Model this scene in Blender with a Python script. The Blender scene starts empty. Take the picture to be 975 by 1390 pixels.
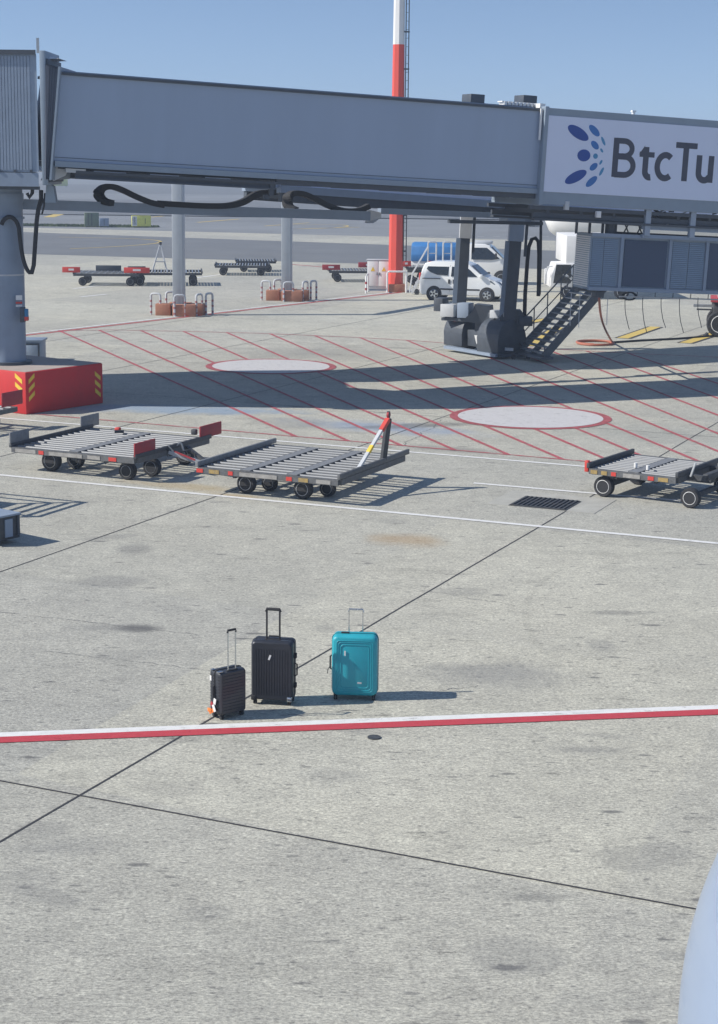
import bpy, bmesh, math, random
from mathutils import Vector, Matrix, Euler
random.seed(7)
R = math.radians
# ------------------------------------------------------------ camera
CAM_H = 6.3; FOC = 2350.0; PCX, PCY = 487.5, 650.0
PITCH = math.atan(430/2350); ROLL = 0.010
scene = bpy.context.scene
_F = Vector((0, math.cos(PITCH), -math.sin(PITCH)))
_R0 = Vector((1, 0, 0)); _U0 = Vector((0, math.sin(PITCH), math.cos(PITCH)))
_R = _R0*math.cos(ROLL)+_U0*math.sin(ROLL); _U = _U0*math.cos(ROLL)-_R0*math.sin(ROLL)
cam_data = bpy.data.cameras.new('camera'); cam = bpy.data.objects.new('camera', cam_data)
scene.collection.objects.link(cam); scene.camera = cam
M = Matrix((_R, _U, -_F)).transposed().to_4x4(); M.translation = (0, 0, CAM_H); cam.matrix_world = M
cam_data.sensor_fit = 'VERTICAL'; cam_data.sensor_height = 24; cam_data.lens = 24*FOC/1390
cam_data.shift_y = -45/1390; cam_data.clip_start = .1; cam_data.clip_end = 6000
# ------------------------------------------------------------ light
SUN_EL, SUN_AZ = R(38), R(8)      # light travels towards +X turned 8 degrees to +Y
Ld = Vector((math.cos(SUN_AZ)*math.cos(SUN_EL), math.sin(SUN_AZ)*math.cos(SUN_EL), -math.sin(SUN_EL)))
sd = bpy.data.lights.new('sun', 'SUN'); sun = bpy.data.objects.new('sun', sd); scene.collection.objects.link(sun)
sd.energy = 4.0; sd.angle = R(.5); sd.color = (1, .95, .87)
sun.rotation_euler = (-Ld).to_track_quat('Z', 'Y').to_euler()
world = bpy.data.worlds.new('World'); scene.world = world; world.use_nodes = True
wt = world.node_tree; bg = wt.nodes['Background']
sky = wt.nodes.new('ShaderNodeTexSky'); sky.sky_type = 'NISHITA'; sky.sun_disc = False
sky.sun_elevation = SUN_EL
ts = -Ld; sky.sun_rotation = math.atan2(ts.x, ts.y)
sky.air_density = 1.0; sky.dust_density = .6; sky.ozone_density = 2.2
tc = wt.nodes.new('ShaderNodeTexCoord'); sx = wt.nodes.new('ShaderNodeSeparateXYZ'); cb = wt.nodes.new('ShaderNodeCombineXYZ')
ma = wt.nodes.new('ShaderNodeMath'); ma.operation = 'MULTIPLY_ADD'; ma.inputs[1].default_value = 2.2; ma.inputs[2].default_value = .10
wt.links.new(tc.outputs['Generated'], sx.inputs[0]); wt.links.new(sx.outputs['Z'], ma.inputs[0])
wt.links.new(sx.outputs['X'], cb.inputs['X']); wt.links.new(sx.outputs['Y'], cb.inputs['Y']); wt.links.new(ma.outputs[0], cb.inputs['Z'])
wt.links.new(cb.outputs[0], sky.inputs['Vector']); wt.links.new(sky.outputs[0], bg.inputs[0]); bg.inputs[1].default_value = .122
scene.view_settings.view_transform = 'Standard'; scene.view_settings.look = 'None'
scene.view_settings.exposure = 0.41; scene.view_settings.gamma = 1.0; scene.view_settings.use_curve_mapping = False

# ------------------------------------------------------------ measuring helpers (photo point -> place in the world)
def ray(x, y): return _F + _R*((x-PCX)/FOC) - _U*((y-PCY)/FOC)
def G(x, y, z=0.0):
    d = ray(x, y); t = (z-CAM_H)/d.z; return Vector((d.x*t, d.y*t, z))
def AY(x, y, Y):
    d = ray(x, y); t = Y/d.y; return Vector((d.x*t, Y, CAM_H+d.z*t))
# ------------------------------------------------------------ materials
def lin(c):
    return tuple(((v/12.92) if v <= .04045 else ((v+.055)/1.055)**2.4) for v in c)
MATS = {}
def mat(name, col, rough=.55, metal=0.0, var=.12, scale=6.0, bump=.0, coat=0.0, dirt=None, dirtamt=.35, spec=.5, streak=False):
    if name in MATS: return MATS[name]
    m = bpy.data.materials.new(name); m.use_nodes = True; nt = m.node_tree; b = nt.nodes['Principled BSDF']
    b.inputs['Roughness'].default_value = rough; b.inputs['Metallic'].default_value = metal
    b.inputs['Coat Weight'].default_value = coat; b.inputs['Specular IOR Level'].default_value = spec
    tcn = nt.nodes.new('ShaderNodeTexCoord'); mp = nt.nodes.new('ShaderNodeMapping')
    nt.links.new(tcn.outputs['Object'], mp.inputs[0])
    if streak: mp.inputs['Scale'].default_value = (1, 1, .12)
    n = nt.nodes.new('ShaderNodeTexNoise'); n.inputs['Scale'].default_value = scale; n.inputs['Detail'].default_value = 8; n.inputs['Roughness'].default_value = .65
    nt.links.new(mp.outputs[0], n.inputs['Vector'])
    cr = nt.nodes.new('ShaderNodeValToRGB'); e = cr.color_ramp.elements
    e[0].position = .3; e[1].position = .7
    e[0].color = tuple(v*(1-var) for v in col)+(1,); e[1].color = tuple(min(1, v*(1+var)) for v in col)+(1,)
    nt.links.new(n.outputs[0], cr.inputs[0]); out = cr.outputs[0]
    if dirt:
        n2 = nt.nodes.new('ShaderNodeTexNoise'); n2.inputs['Scale'].default_value = scale*.45; n2.inputs['Detail'].default_value = 12; n2.inputs['Roughness'].default_value = .75
        nt.links.new(mp.outputs[0], n2.inputs['Vector'])
        r2 = nt.nodes.new('ShaderNodeValToRGB'); r2.color_ramp.elements[0].position = .52; r2.color_ramp.elements[1].position = .72
        r2.color_ramp.elements[1].color = (dirtamt,)*3+(1,)
        r2.color_ramp.elements[0].color = (0, 0, 0, 1)
        nt.links.new(n2.outputs[0], r2.inputs[0])
        mx = nt.nodes.new('ShaderNodeMix'); mx.data_type = 'RGBA'; nt.links.new(r2.outputs[0], mx.inputs[0])
        nt.links.new(out, mx.inputs[6]); mx.inputs[7].default_value = tuple(dirt)+(1,); out = mx.outputs[2]
    nt.links.new(out, b.inputs['Base Color'])
    rr = nt.nodes.new('ShaderNodeMapRange'); rr.inputs['To Min'].default_value = max(.03, rough-.12); rr.inputs['To Max'].default_value = min(1, rough+.12)
    nt.links.new(n.outputs[0], rr.inputs[0]); nt.links.new(rr.outputs[0], b.inputs['Roughness'])
    if bump:
        bn = nt.nodes.new('ShaderNodeBump'); bn.inputs['Strength'].default_value = bump; bn.inputs['Distance'].default_value = .02
        nt.links.new(n.outputs[0], bn.inputs['Height']); nt.links.new(bn.outputs[0], b.inputs['Normal'])
    MATS[name] = m; return m

# concrete apron with slab tone, broom texture, speckles and stains
def ground_mat():
    m = bpy.data.materials.new('apron_concrete'); m.use_nodes = True; nt = m.node_tree; N = nt.nodes; L = nt.links
    b = N['Principled BSDF']; b.inputs['Roughness'].default_value = .92; b.inputs['Specular IOR Level'].default_value = .25
    tcn = N.new('ShaderNodeTexCoord'); P = tcn.outputs['Object']
    def noise(scale, det=8, rough=.6, sc=(1, 1, 1), rot=0, dist=0):
        mp = N.new('ShaderNodeMapping'); mp.inputs['Scale'].default_value = sc; mp.inputs['Rotation'].default_value = (0, 0, rot)
        L.new(P, mp.inputs[0]); n = N.new('ShaderNodeTexNoise'); n.inputs['Scale'].default_value = scale
        n.inputs['Detail'].default_value = det; n.inputs['Roughness'].default_value = rough; n.inputs['Distortion'].default_value = dist
        L.new(mp.outputs[0], n.inputs['Vector']); return n.outputs[0]
    def ramp(v, p0, p1, c0, c1):
        r = N.new('ShaderNodeValToRGB'); r.color_ramp.elements[0].position = p0; r.color_ramp.elements[1].position = p1
        r.color_ramp.elements[0].color = c0+(1,); r.color_ramp.elements[1].color = c1+(1,); L.new(v, r.inputs[0]); return r.outputs[0]
    def mix(fac, a, c, mode='MIX'):
        x = N.new('ShaderNodeMix'); x.data_type = 'RGBA'; x.blend_type = mode
        if isinstance(fac, float): x.inputs[0].default_value = fac
        else: L.new(fac, x.inputs[0])
        for i, v in ((6, a), (7, c)):
            if isinstance(v, tuple): x.inputs[i].default_value = v+(1,)
            else: L.new(v, x.inputs[i])
        return x.outputs[2]
    base = ramp(noise(.11, 6), .3, .7, (.462, .452, .40), (.538, .527, .465))
    # slab tint: cells of the joint grid
    mp = N.new('ShaderNodeMapping'); mp.inputs['Rotation'].default_value = (0, 0, R(24)); mp.inputs['Scale'].default_value = (1/6.32, 1/7.3, 1)
    L.new(P, mp.inputs[0])
    fl = N.new('ShaderNodeVectorMath'); fl.operation = 'FLOOR'
    off = N.new('ShaderNodeVectorMath'); off.operation = 'ADD'; off.inputs[1].default_value = (.467, .08, 0); L.new(mp.outputs[0], off.inputs[0]); L.new(off.outputs[0], fl.inputs[0])
    wn = N.new('ShaderNodeTexWhiteNoise'); wn.noise_dimensions = '2D'; L.new(fl.outputs[0], wn.inputs['Vector'])
    base = mix(1.0, base, ramp(wn.outputs['Value'], 0, 1, (.90, .90, .915), (1.06, 1.05, 1.02)), 'MULTIPLY')
    base = mix(1.0, base, ramp(noise(1.3, 10, .75), .3, .7, (.84, .84, .85), (1.13, 1.13, 1.12)), 'MULTIPLY')
    base = mix(1.0, base, ramp(noise(.06, 5, .6), .3, .7, (.95, .96, .97), (1.05, 1.04, 1.01)), 'MULTIPLY')
    # broomed streaks across, fine grain
    base = mix(1.0, base, ramp(noise(15, 7, .8, (.45, 1, 1), R(-6)), .34, .66, (.74, .74, .75), (1.19, 1.195, 1.17)), 'MULTIPLY')
    base = mix(1.0, base, ramp(noise(42, 3, .8, (.6, 1, 1)), .36, .64, (.62, .62, .63), (1.3, 1.3, 1.29)), 'MULTIPLY')
    # dark short pits and scuffs
    base = mix(1.0, base, ramp(noise(5.5, 6, .75, (.35, 1, 1), R(-5)), .60, .67, (1., 1., 1.), (.60, .60, .61)), 'MULTIPLY')
    base = mix(1.0, base, ramp(noise(1.6, 6, .7, (.35, 1, 1), R(12)), .58, .74, (1., 1., 1.), (.74, .74, .75)), 'MULTIPLY')
    base = mix(1.0, base, ramp(noise(.45, 8, .7, (.5, 1, 1), R(-10), .6), .56, .75, (1., 1., 1.), (.80, .80, .80)), 'MULTIPLY')
    def marks(base, cell, size, sc, rot, amt):
        mp = N.new('ShaderNodeMapping'); mp.inputs['Scale'].default_value = sc; mp.inputs['Rotation'].default_value = (0, 0, rot); L.new(P, mp.inputs[0])
        vo = N.new('ShaderNodeTexVoronoi'); vo.voronoi_dimensions = '2D'; vo.inputs['Scale'].default_value = cell; L.new(mp.outputs[0], vo.inputs['Vector'])
        sp = N.new('ShaderNodeSeparateColor'); L.new(vo.outputs['Color'], sp.inputs[0])
        rad = N.new('ShaderNodeMath'); rad.operation = 'POWER'; rad.inputs[1].default_value = 3.0; L.new(sp.outputs[0], rad.inputs[0])
        r2 = N.new('ShaderNodeMath'); r2.operation = 'MULTIPLY'; r2.inputs[1].default_value = size; L.new(rad.outputs[0], r2.inputs[0])
        nz = N.new('ShaderNodeMath'); nz.operation = 'MULTIPLY_ADD'; nz.inputs[1].default_value = size*.9; L.new(noise(9, 4, .7), nz.inputs[0]); L.new(vo.outputs['Distance'], nz.inputs[2])
        d = N.new('ShaderNodeMath'); d.operation = 'SUBTRACT'; L.new(r2.outputs[0], d.inputs[0]); L.new(nz.outputs[0], d.inputs[1])
        mr = N.new('ShaderNodeMapRange'); mr.inputs['From Min'].default_value = -.35*size; mr.inputs['From Max'].default_value = .1*size; mr.inputs['To Min'].default_value = 0; mr.inputs['To Max'].default_value = amt
        L.new(d.outputs[0], mr.inputs[0]); return mix(mr.outputs[0], base, (.13, .13, .13))
    base = marks(base, 11.0, .26, (.55, 1, 1), R(-4), .6)
    base = marks(base, 2.2, .16, (.35, 1, 1), R(8), .75)
    base = marks(base, 5.0, .20, (.45, 1, 1), R(-14), .55)
    base = marks(base, .7, .13, (.3, 1, 1), R(20), .45)
    wob = noise(1.1, 6, .7)
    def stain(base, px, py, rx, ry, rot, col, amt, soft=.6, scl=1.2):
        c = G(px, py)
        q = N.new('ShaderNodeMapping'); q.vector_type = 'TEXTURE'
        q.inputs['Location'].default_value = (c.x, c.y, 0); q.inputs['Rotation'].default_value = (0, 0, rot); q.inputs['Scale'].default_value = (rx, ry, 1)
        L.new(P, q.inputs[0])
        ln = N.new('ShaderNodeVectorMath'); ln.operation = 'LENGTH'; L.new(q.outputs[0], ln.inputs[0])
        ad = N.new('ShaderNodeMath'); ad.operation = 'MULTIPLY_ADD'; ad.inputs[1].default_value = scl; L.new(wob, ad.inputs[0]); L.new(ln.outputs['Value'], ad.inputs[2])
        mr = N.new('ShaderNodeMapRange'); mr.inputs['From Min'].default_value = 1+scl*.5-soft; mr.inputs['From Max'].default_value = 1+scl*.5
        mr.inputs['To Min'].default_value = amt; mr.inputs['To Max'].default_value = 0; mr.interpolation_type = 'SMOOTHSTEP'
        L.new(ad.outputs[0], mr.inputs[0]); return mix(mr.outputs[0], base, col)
    base = stain(base, 190, 853, .42, .30, 0, (.10, .10, .10), .75, .8)
    base = stain(base, 155, 852, .9, .25, 0, (.17, .17, .17), .35, .8)
    base = stain(base, 148, 789, .7, .5, 0, (.19, .19, .19), .4, .5)
    base = stain(base, 185, 745, .45, .5, 0, (.15, .15, .15), .4)
    base = stain(base, 690, 917, 1.0, .9, .1, (.19, .19, .195), .3)
    base = stain(base, 640, 915, 1.2, .5, .1, (.21, .21, .21), .28)
    base = stain(base, 550, 733, .9, .7, -.3, (.36, .24, .12), .55, .8)
    base = stain(base, 250, 660, 1.9, .5, -.4, (.42, .31, .14), .45, .8)
    base = stain(base, 320, 673, .8, .25, -.4, (.40, .27, .10), .5, .8)
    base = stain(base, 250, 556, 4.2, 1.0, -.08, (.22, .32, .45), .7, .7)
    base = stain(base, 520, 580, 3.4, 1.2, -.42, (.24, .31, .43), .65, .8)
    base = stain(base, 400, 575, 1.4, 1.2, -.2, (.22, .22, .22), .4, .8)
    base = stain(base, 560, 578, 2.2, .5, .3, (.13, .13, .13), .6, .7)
    base = stain(base, 430, 480, 4, 3, .2, (.2, .195, .19), .45, 1.)
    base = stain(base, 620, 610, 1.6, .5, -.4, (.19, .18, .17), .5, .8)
    base = stain(base, 240, 1005-5, .5, .3, 0, (.1, .1, .1), .3, .8)
    base = stain(base, 90, 1150, .7, .35, .2, (.2, .2, .2), .35, .9)
    base = stain(base, 790, 1018, .6, .25, 0, (.2, .2, .2), .35, .9)
    base = stain(base, 900, 590, 4, 2.5, -.4, (.25, .26, .245), .4, 1.)
    base = stain(base, 150, 640, 3, 1.0, -.4, (.23, .22, .2), .4, 1.)
    rs = random.Random(3)
    for k in range(26):
        base = stain(base, rs.uniform(0, 975), rs.uniform(700, 1380), rs.uniform(.12, .7), rs.uniform(.08, .4), rs.uniform(-.5, .5), (.17, .17, .172), rs.uniform(.10, .30), rs.uniform(.3, .6), 1.3)
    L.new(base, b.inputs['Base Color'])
    bn = N.new('ShaderNodeBump'); bn.inputs['Strength'].default_value = .8; bn.inputs['Distance'].default_value = .015
    L.new(noise(26, 6, .75, (.5, 1, 1), R(-6)), bn.inputs['Height']); L.new(bn.outputs[0], b.inputs['Normal'])
    return m
def paint_mat(name, col, wear=.5, under=(.36, .355, .33), alpha=None):
    m = mat(name, col, .7, 0, .08, 9)
    nt = m.node_tree; N = nt.nodes; L = nt.links; b = N['Principled BSDF']
    tr = N.new('ShaderNodeBsdfTransparent'); mx = N.new('ShaderNodeMixShader'); out = N['Material Output']
    tcn = N.new('ShaderNodeTexCoord'); n = N.new('ShaderNodeTexNoise'); n.inputs['Scale'].default_value = 5; n.inputs['Detail'].default_value = 10; n.inputs['Roughness'].default_value = .8
    mp = N.new('ShaderNodeMapping'); mp.inputs['Scale'].default_value = (.5, 1, 1); L.new(tcn.outputs['Object'], mp.inputs[0]); L.new(mp.outputs[0], n.inputs['Vector'])
    r = N.new('ShaderNodeValToRGB'); r.color_ramp.elements[0].position = wear; r.color_ramp.elements[1].position = wear+.14
    r.color_ramp.elements[0].color = (0, 0, 0, 1); r.color_ramp.elements[1].color = (alpha or .75,)*3+(1,)
    if alpha and alpha > .9: r.color_ramp.elements[0].color = (1-alpha+.6,)*3+(1,)
    L.new(n.outputs[0], r.inputs[0]); L.new(r.outputs[0], mx.inputs[0]); L.new(b.outputs[0], mx.inputs[1]); L.new(tr.outputs[0], mx.inputs[2])
    L.new(mx.outputs[0], out.inputs['Surface']); return m

BLK = mat('black_rubber', (.028, .029, .033), .8, 0, .2, 10)
STEEL = mat('galvanised_steel', (.42, .44, .46), .42, .75, .12, 9, dirt=(.16, .14, .12), dirtamt=.5)
GREYP = mat('grey_paint', (.25, .31, .40), .5, 0, .06, 2.5, dirt=(.16, .17, .19), dirtamt=.25)
TUNW = mat('tunnel_wall_paint', (.325, .40, .52), .45, 0, .035, 1.1, dirt=(.28, .34, .44), dirtamt=.35, streak=True)
FRAMEP = mat('frame_grey_paint', (.25, .31, .38), .5, 0, .06, 2)
DARKP = mat('dark_grey_paint', (.062, .075, .095), .55, 0, .15, 5, dirt=(.12, .115, .11), dirtamt=.4)
STAIR = mat('stair_steel', (.13, .145, .165), .6, .3, .2, 10, dirt=(.09, .08, .07), dirtamt=.4)
DKST = mat('dark_weathered_steel', (.075, .08, .088), .6, .3, .25, 12, dirt=(.16, .12, .09), dirtamt=.4)
LTG = mat('light_grey_paint', (.52, .54, .56), .5, 0, .07, 3, dirt=(.3, .3, .3), dirtamt=.3)
WHT = mat('white_paint', (.78, .78, .77), .4, 0, .03, 4, dirt=(.5, .49, .46), dirtamt=.25)
CARW = mat('vehicle_white', (.86, .87, .86), .25, 0, .015, 2, coat=.6, dirt=(.75, .75, .72), dirtamt=.2)
NLG = mat('light_frame_paint', (.33, .39, .47), .5, 0, .06, 3)
GLASS = mat('vehicle_glass', (.018, .023, .028), .08, 0, .1, 3, spec=.8)
RED = mat('red_paint', (.62, .060, .045), .5, 0, .08, 4, dirt=(.35, .06, .05), dirtamt=.3)
BRED = mat('block_red_paint', (.62, .030, .032), .6, 0, .06, 2, dirt=(.45, .04, .035), dirtamt=.4)
DRED = mat('faded_red_paint', (.36, .035, .045), .6, 0, .12, 5, dirt=(.25, .1, .09), dirtamt=.5)
ORNG = mat('orange_paint', (.85, .22, .04), .5)
MASTR = mat('mast_red_paint', (.72, .085, .06), .5, 0, .05, 2, dirt=(.6, .13, .1), dirtamt=.3)
YEL = mat('yellow_paint', (.80, .56, .06), .55); LEMON = mat('lemon_sign', (.78, .76, .14), .5)
TERR = mat('terracotta_block', (.42, .19, .12), .85, 0, .15, 12, bump=.3)
SIGNW = mat('sign_panel', (.66, .72, .88), .4, 0, .015, 1.0)
SIGND = mat('sign_letter', (.05, .055, .085), .5, 0, .04, 3)
LB1 = mat('logo_deep_blue', (.012, .06, .30), .45, 0, .1, 3); LB2 = mat('logo_mid_blue', (.03, .16, .46), .45, 0, .1, 3); LB3 = mat('logo_pale_blue', (.06, .27, .50), .45, 0, .1, 3)
LOUV = mat('louvre_grey', (.22, .29, .38), .55, 0, .05, 4)
PANELD = mat('dark_mesh_panel', (.06, .085, .14), .7, 0, .1, 30)
BEIGE = mat('pleat_fabric', (.07, .085, .12), .8, 0, .1, 8)
TARP = mat('blue_tank', (.045, .19, .46), .5, 0, .12, 3, bump=.15)
TEAL = mat('teal_polycarbonate', (.022, .37, .45), .45, 0, .06, 6, coat=.12)
TEALD = mat('teal_rib', (.008, .17, .21), .4)
CASEB = mat('black_case_shell', (.032, .036, .046), .38, 0, .1, 8, coat=.2)
CASEM = mat('black_case_aluminium', (.04, .044, .056), .42, .35, .1, 8)
CHROME = mat('aluminium', (.62, .64, .66), .25, 1.0, .05, 9)
ROLL_M = mat('roller_steel', (.27, .28, .29), .6, .35, .1, 14, dirt=(.2, .18, .15), dirtamt=.4)
NAVY = mat('aircraft_skin', (.26, .34, .48), .35, 0, .03, 1.5, coat=.4)
AIRW = mat('aircraft_white', (.82, .82, .80), .3, 0, .02, 1, coat=.3)
GREEN = mat('cabinet_green', (.16, .20, .13), .6)
HOSE = mat('orange_hose', (.42, .14, .09), .6)
LINEW = paint_mat('line_white', (.74, .74, .72), .56)
LINER = paint_mat('line_red', (.50, .055, .07), .58)
LINEPINK = paint_mat('hatch_red', (.46, .11, .125), .48, alpha=.75)
RINGR = paint_mat('ring_red', (.40, .10, .11), .50)
CIRCW = paint_mat('circle_white', (.56, .55, .55), .56)
LINEY = paint_mat('line_yellow', (.62, .46, .12), .58)
EDGEK = mat('line_black_edge', (.06, .06, .065), .8)

# ------------------------------------------------------------ mesh builder
class MB:
    def __init__(s): s.bm = bmesh.new(); s.mats = []
    def mi(s, m):
        if m not in s.mats: s.mats.append(m)
        return s.mats.index(m)
    def _fin(s, verts, m):
        i = s.mi(m)
        for f in {f for v in verts for f in v.link_faces}: f.material_index = i
    def box(s, c, d, m, rz=0, rx=0, ry=0, bev=0, seg=2):
        mt = Matrix.Translation(c) @ Euler((rx, ry, rz)).to_matrix().to_4x4() @ Matrix.Diagonal((d[0], d[1], d[2], 1))
        vs = bmesh.ops.create_cube(s.bm, size=1, matrix=mt)['verts']
        i = s.mi(m)
        for f in {f for v in vs for f in v.link_faces}: f.material_index = i
        if bev:
            es = list({e for v in vs for e in v.link_edges})
            r = bmesh.ops.bevel(s.bm, geom=es, offset=bev, segments=seg, profile=.5, affect='EDGES', clamp_overlap=True)
            for f in r['faces']: f.material_index = i
        return s
    def beam(s, a, b, w, h, m, bev=0):
        a, b = Vector(a), Vector(b); d = b-a; q = d.to_track_quat('X', 'Z')
        mt = Matrix.Translation((a+b)/2) @ q.to_matrix().to_4x4() @ Matrix.Diagonal((d.length, w, h, 1))
        vs = bmesh.ops.create_cube(s.bm, size=1, matrix=mt)['verts']; s._fin(vs, m); return s
    def cyl(s, a, b, r1, m, r2=None, n=20, cap=True):
        a, b = Vector(a), Vector(b); d = b-a; q = d.to_track_quat('Z', 'Y')
        mt = Matrix.Translation((a+b)/2) @ q.to_matrix().to_4x4()
        vs = bmesh.ops.create_cone(s.bm, cap_ends=cap, segments=n, radius1=r1, radius2=r1 if r2 is None else r2, depth=d.length, matrix=mt)['verts']
        s._fin(vs, m); return s
    def tube(s, pts, r, m, n=8):
        pts = [Vector(p) for p in pts]; rings = []; i = s.mi(m); up = None
        for k, p in enumerate(pts):
            t = (pts[min(k+1, len(pts)-1)]-pts[max(k-1, 0)]).normalized()
            if up is None: up = t.orthogonal().normalized()
            up = (up - t*up.dot(t))
            up = up.normalized() if up.length > 1e-6 else t.orthogonal().normalized()
            sd_ = t.cross(up)
            rings.append([s.bm.verts.new(p+(up*math.cos(2*math.pi*j/n)+sd_*math.sin(2*math.pi*j/n))*r) for j in range(n)])
        for a, b in zip(rings, rings[1:]):
            for j in range(n):
                f = s.bm.faces.new((a[j], a[(j+1) % n], b[(j+1) % n], b[j])); f.material_index = i
        for rg in (rings[0], rings[-1]):
            f = s.bm.faces.new(rg); f.material_index = i
        return s
    def prism(s, pts, vec, m, bev=0, seg=2):
        i = s.mi(m); vec = Vector(vec); a = [s.bm.verts.new(p) for p in pts]; b = [s.bm.verts.new(Vector(p)+vec) for p in pts]
        fs = [s.bm.faces.new(a), s.bm.faces.new(list(reversed(b)))]
        n = len(pts)
        for k in range(n): fs.append(s.bm.faces.new((a[k], b[k], b[(k+1) % n], a[(k+1) % n])))
        for f in fs: f.material_index = i
        if bev:
            es = list({e for v in a+b for e in v.link_edges})
            r = bmesh.ops.bevel(s.bm, geom=es, offset=bev, segments=seg, profile=.5, affect='EDGES', clamp_overlap=True)
            for f in r['faces']: f.material_index = i
        return s
    def face(s, pts, m):
        f = s.bm.faces.new([s.bm.verts.new(p) for p in pts]); f.material_index = s.mi(m); return s
    def lathe(s, prof, c, ax, m, n=24):
        """prof: (radius, along) pairs; ax: axis direction"""
        c = Vector(c); q = Vector(ax).to_track_quat('Z', 'Y'); i = s.mi(m); rings = []
        for r, h in prof:
            rings.append([s.bm.verts.new(c+q @ Vector((r*math.cos(2*math.pi*j/n), r*math.sin(2*math.pi*j/n), h))) for j in range(n)])
        for a, b in zip(rings, rings[1:]):
            for j in range(n):
                f = s.bm.faces.new((a[j], a[(j+1) % n], b[(j+1) % n], b[j])); f.material_index = i
        for rg, pr in ((rings[0], prof[0]), (rings[-1], prof[-1])):
            if pr[0] > 1e-4:
                f = s.bm.faces.new(rg); f.material_index = i
        return s
    def build(s, name, parent=None, smooth=True, angle=35, label=None, kind=None):
        bmesh.ops.remove_doubles(s.bm, verts=s.bm.verts, dist=1e-5)
        bmesh.ops.recalc_face_normals(s.bm, faces=s.bm.faces)
        me = bpy.data.meshes.new(name); s.bm.to_mesh(me); s.bm.free()
        for m in s.mats: me.materials.append(m)
        if smooth:
            me.polygons.foreach_set('use_smooth', [True]*len(me.polygons)); me.set_sharp_from_angle(angle=R(angle))
        o = bpy.data.objects.new(name, me); scene.collection.objects.link(o)
        if parent: o.parent = parent
        if label: o['label'] = label
        if kind: o['kind'] = kind
        return o
def thing(name, label, cat, loc=(0, 0, 0), rz=0, group=None, ry=0):
    o = bpy.data.objects.new(name, None); scene.collection.objects.link(o); o.location = loc; o.rotation_euler = (0, ry, rz)
    o.empty_display_size = .2; return tag(o, label, cat, group)
def tag(o, label, cat, group=None):
    o['label'] = label; o['category'] = cat
    if group: o['group'] = group
    return o
def dup(root, loc, rz, label, group=None):
    r = root.copy(); scene.collection.objects.link(r); r.location = loc; r.rotation_euler = (0, 0, rz); r['label'] = label
    if group: r['group'] = group
    for ch in list(root.children):
        c = ch.copy(); scene.collection.objects.link(c); c.parent = r
        for g in ch.children:
            d = g.copy(); scene.collection.objects.link(d); d.parent = c
    return r
def arc(cx, cz, rx, rz_, a0, a1, n=12):
    return [(cx+rx*math.cos(R(a0+(a1-a0)*k/n)), cz+rz_*math.sin(R(a0+(a1-a0)*k/n))) for k in range(n+1)]

# ============================================================ GROUND
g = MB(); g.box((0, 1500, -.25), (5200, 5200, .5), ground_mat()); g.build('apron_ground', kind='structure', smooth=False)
ASPH = mat('taxiway_asphalt', (.16, .168, .178), .9, 0, .12, .25, dirt=(.17, .17, .17), dirtamt=.6)
ASPH2 = mat('pale_taxiway_asphalt', (.215, .225, .235), .9, 0, .14, .08, dirt=(.13, .13, .13), dirtamt=.6)
def sheet(name, m, pts, z, kind='structure'):
    b = MB(); b.face([(p[0], p[1], z) for p in pts], m); o = b.build(name, kind=kind, smooth=False); return o
def strip(name, m, a, b, w0, z, ext=0):
    """a,b far edge points, w0 near edge points"""
    pass
def extend(a, b, k0, k1):
    d = (b-a).normalized(); return a-d*k0, b+d*k1
# near taxi lane
t0, t1 = extend(G(60, 316), G(560, 333.5), 240, 45); b0, b1 = extend(G(60, 345.5), G(560, 360), 260, 45)
sheet('taxi_lane', ASPH, [t0, t1, b1, b0], .004)
# field beyond pale strip: wide asphalt taxiway
t0, t1 = extend(G(60, 309.5), G(560, 322), 260, 300)
far = Vector((0, 700, 0))
sheet('taxiway', ASPH2, [t0, t1, t1+far, t0+far], .004)
# darker passes on the far taxiway
for k, (ya, yb, w) in enumerate(((250, 262, 0), (270, 279, 0), (286, 291, 0))):
    a0, a1 = extend(G(100, ya), G(700, ya+8), 300, 300); c0, c1 = extend(G(100, yb), G(700, yb+7), 300, 300)
    sheet('taxiway_seal', ASPH, [a0, a1, c1, c0], .008+.001*k)
# grass verge: thin strip of tufts
gm = mat('grass_green', (.07, .10, .035), .9, 0, .4, 3)
v = MB(); a0 = G(-20, 305.5); a1 = G(215, 308.5); dd = (a1-a0)
for k in range(5200):
    t = random.random(); p = a0+dd*t+Vector((0, random.uniform(-1.6, 1.6)*(1 if t < .93 else (1-t)/.07), 0)); h = random.uniform(.05, .22); an = random.random()*3.14
    w = Vector((math.cos(an), math.sin(an), 0))*random.uniform(.08, .22)
    v.face([p-w, p+w, p+Vector((random.uniform(-.1, .1), 0, h))], gm)
o = v.build('grass_verge', smooth=False, kind='stuff'); tag(o, 'thin strip of green grass between the taxiway and taxi lane', 'grass')
sheet('verge_soil', mat('verge_soil', (.12, .125, .07), .95, 0, .3, 1), [a0+Vector((0, -1.6, 0)), a1+Vector((0, -.7, 0)), a1+Vector((0, .7, 0)), a0+Vector((0, 1.6, 0))], .012)

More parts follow.
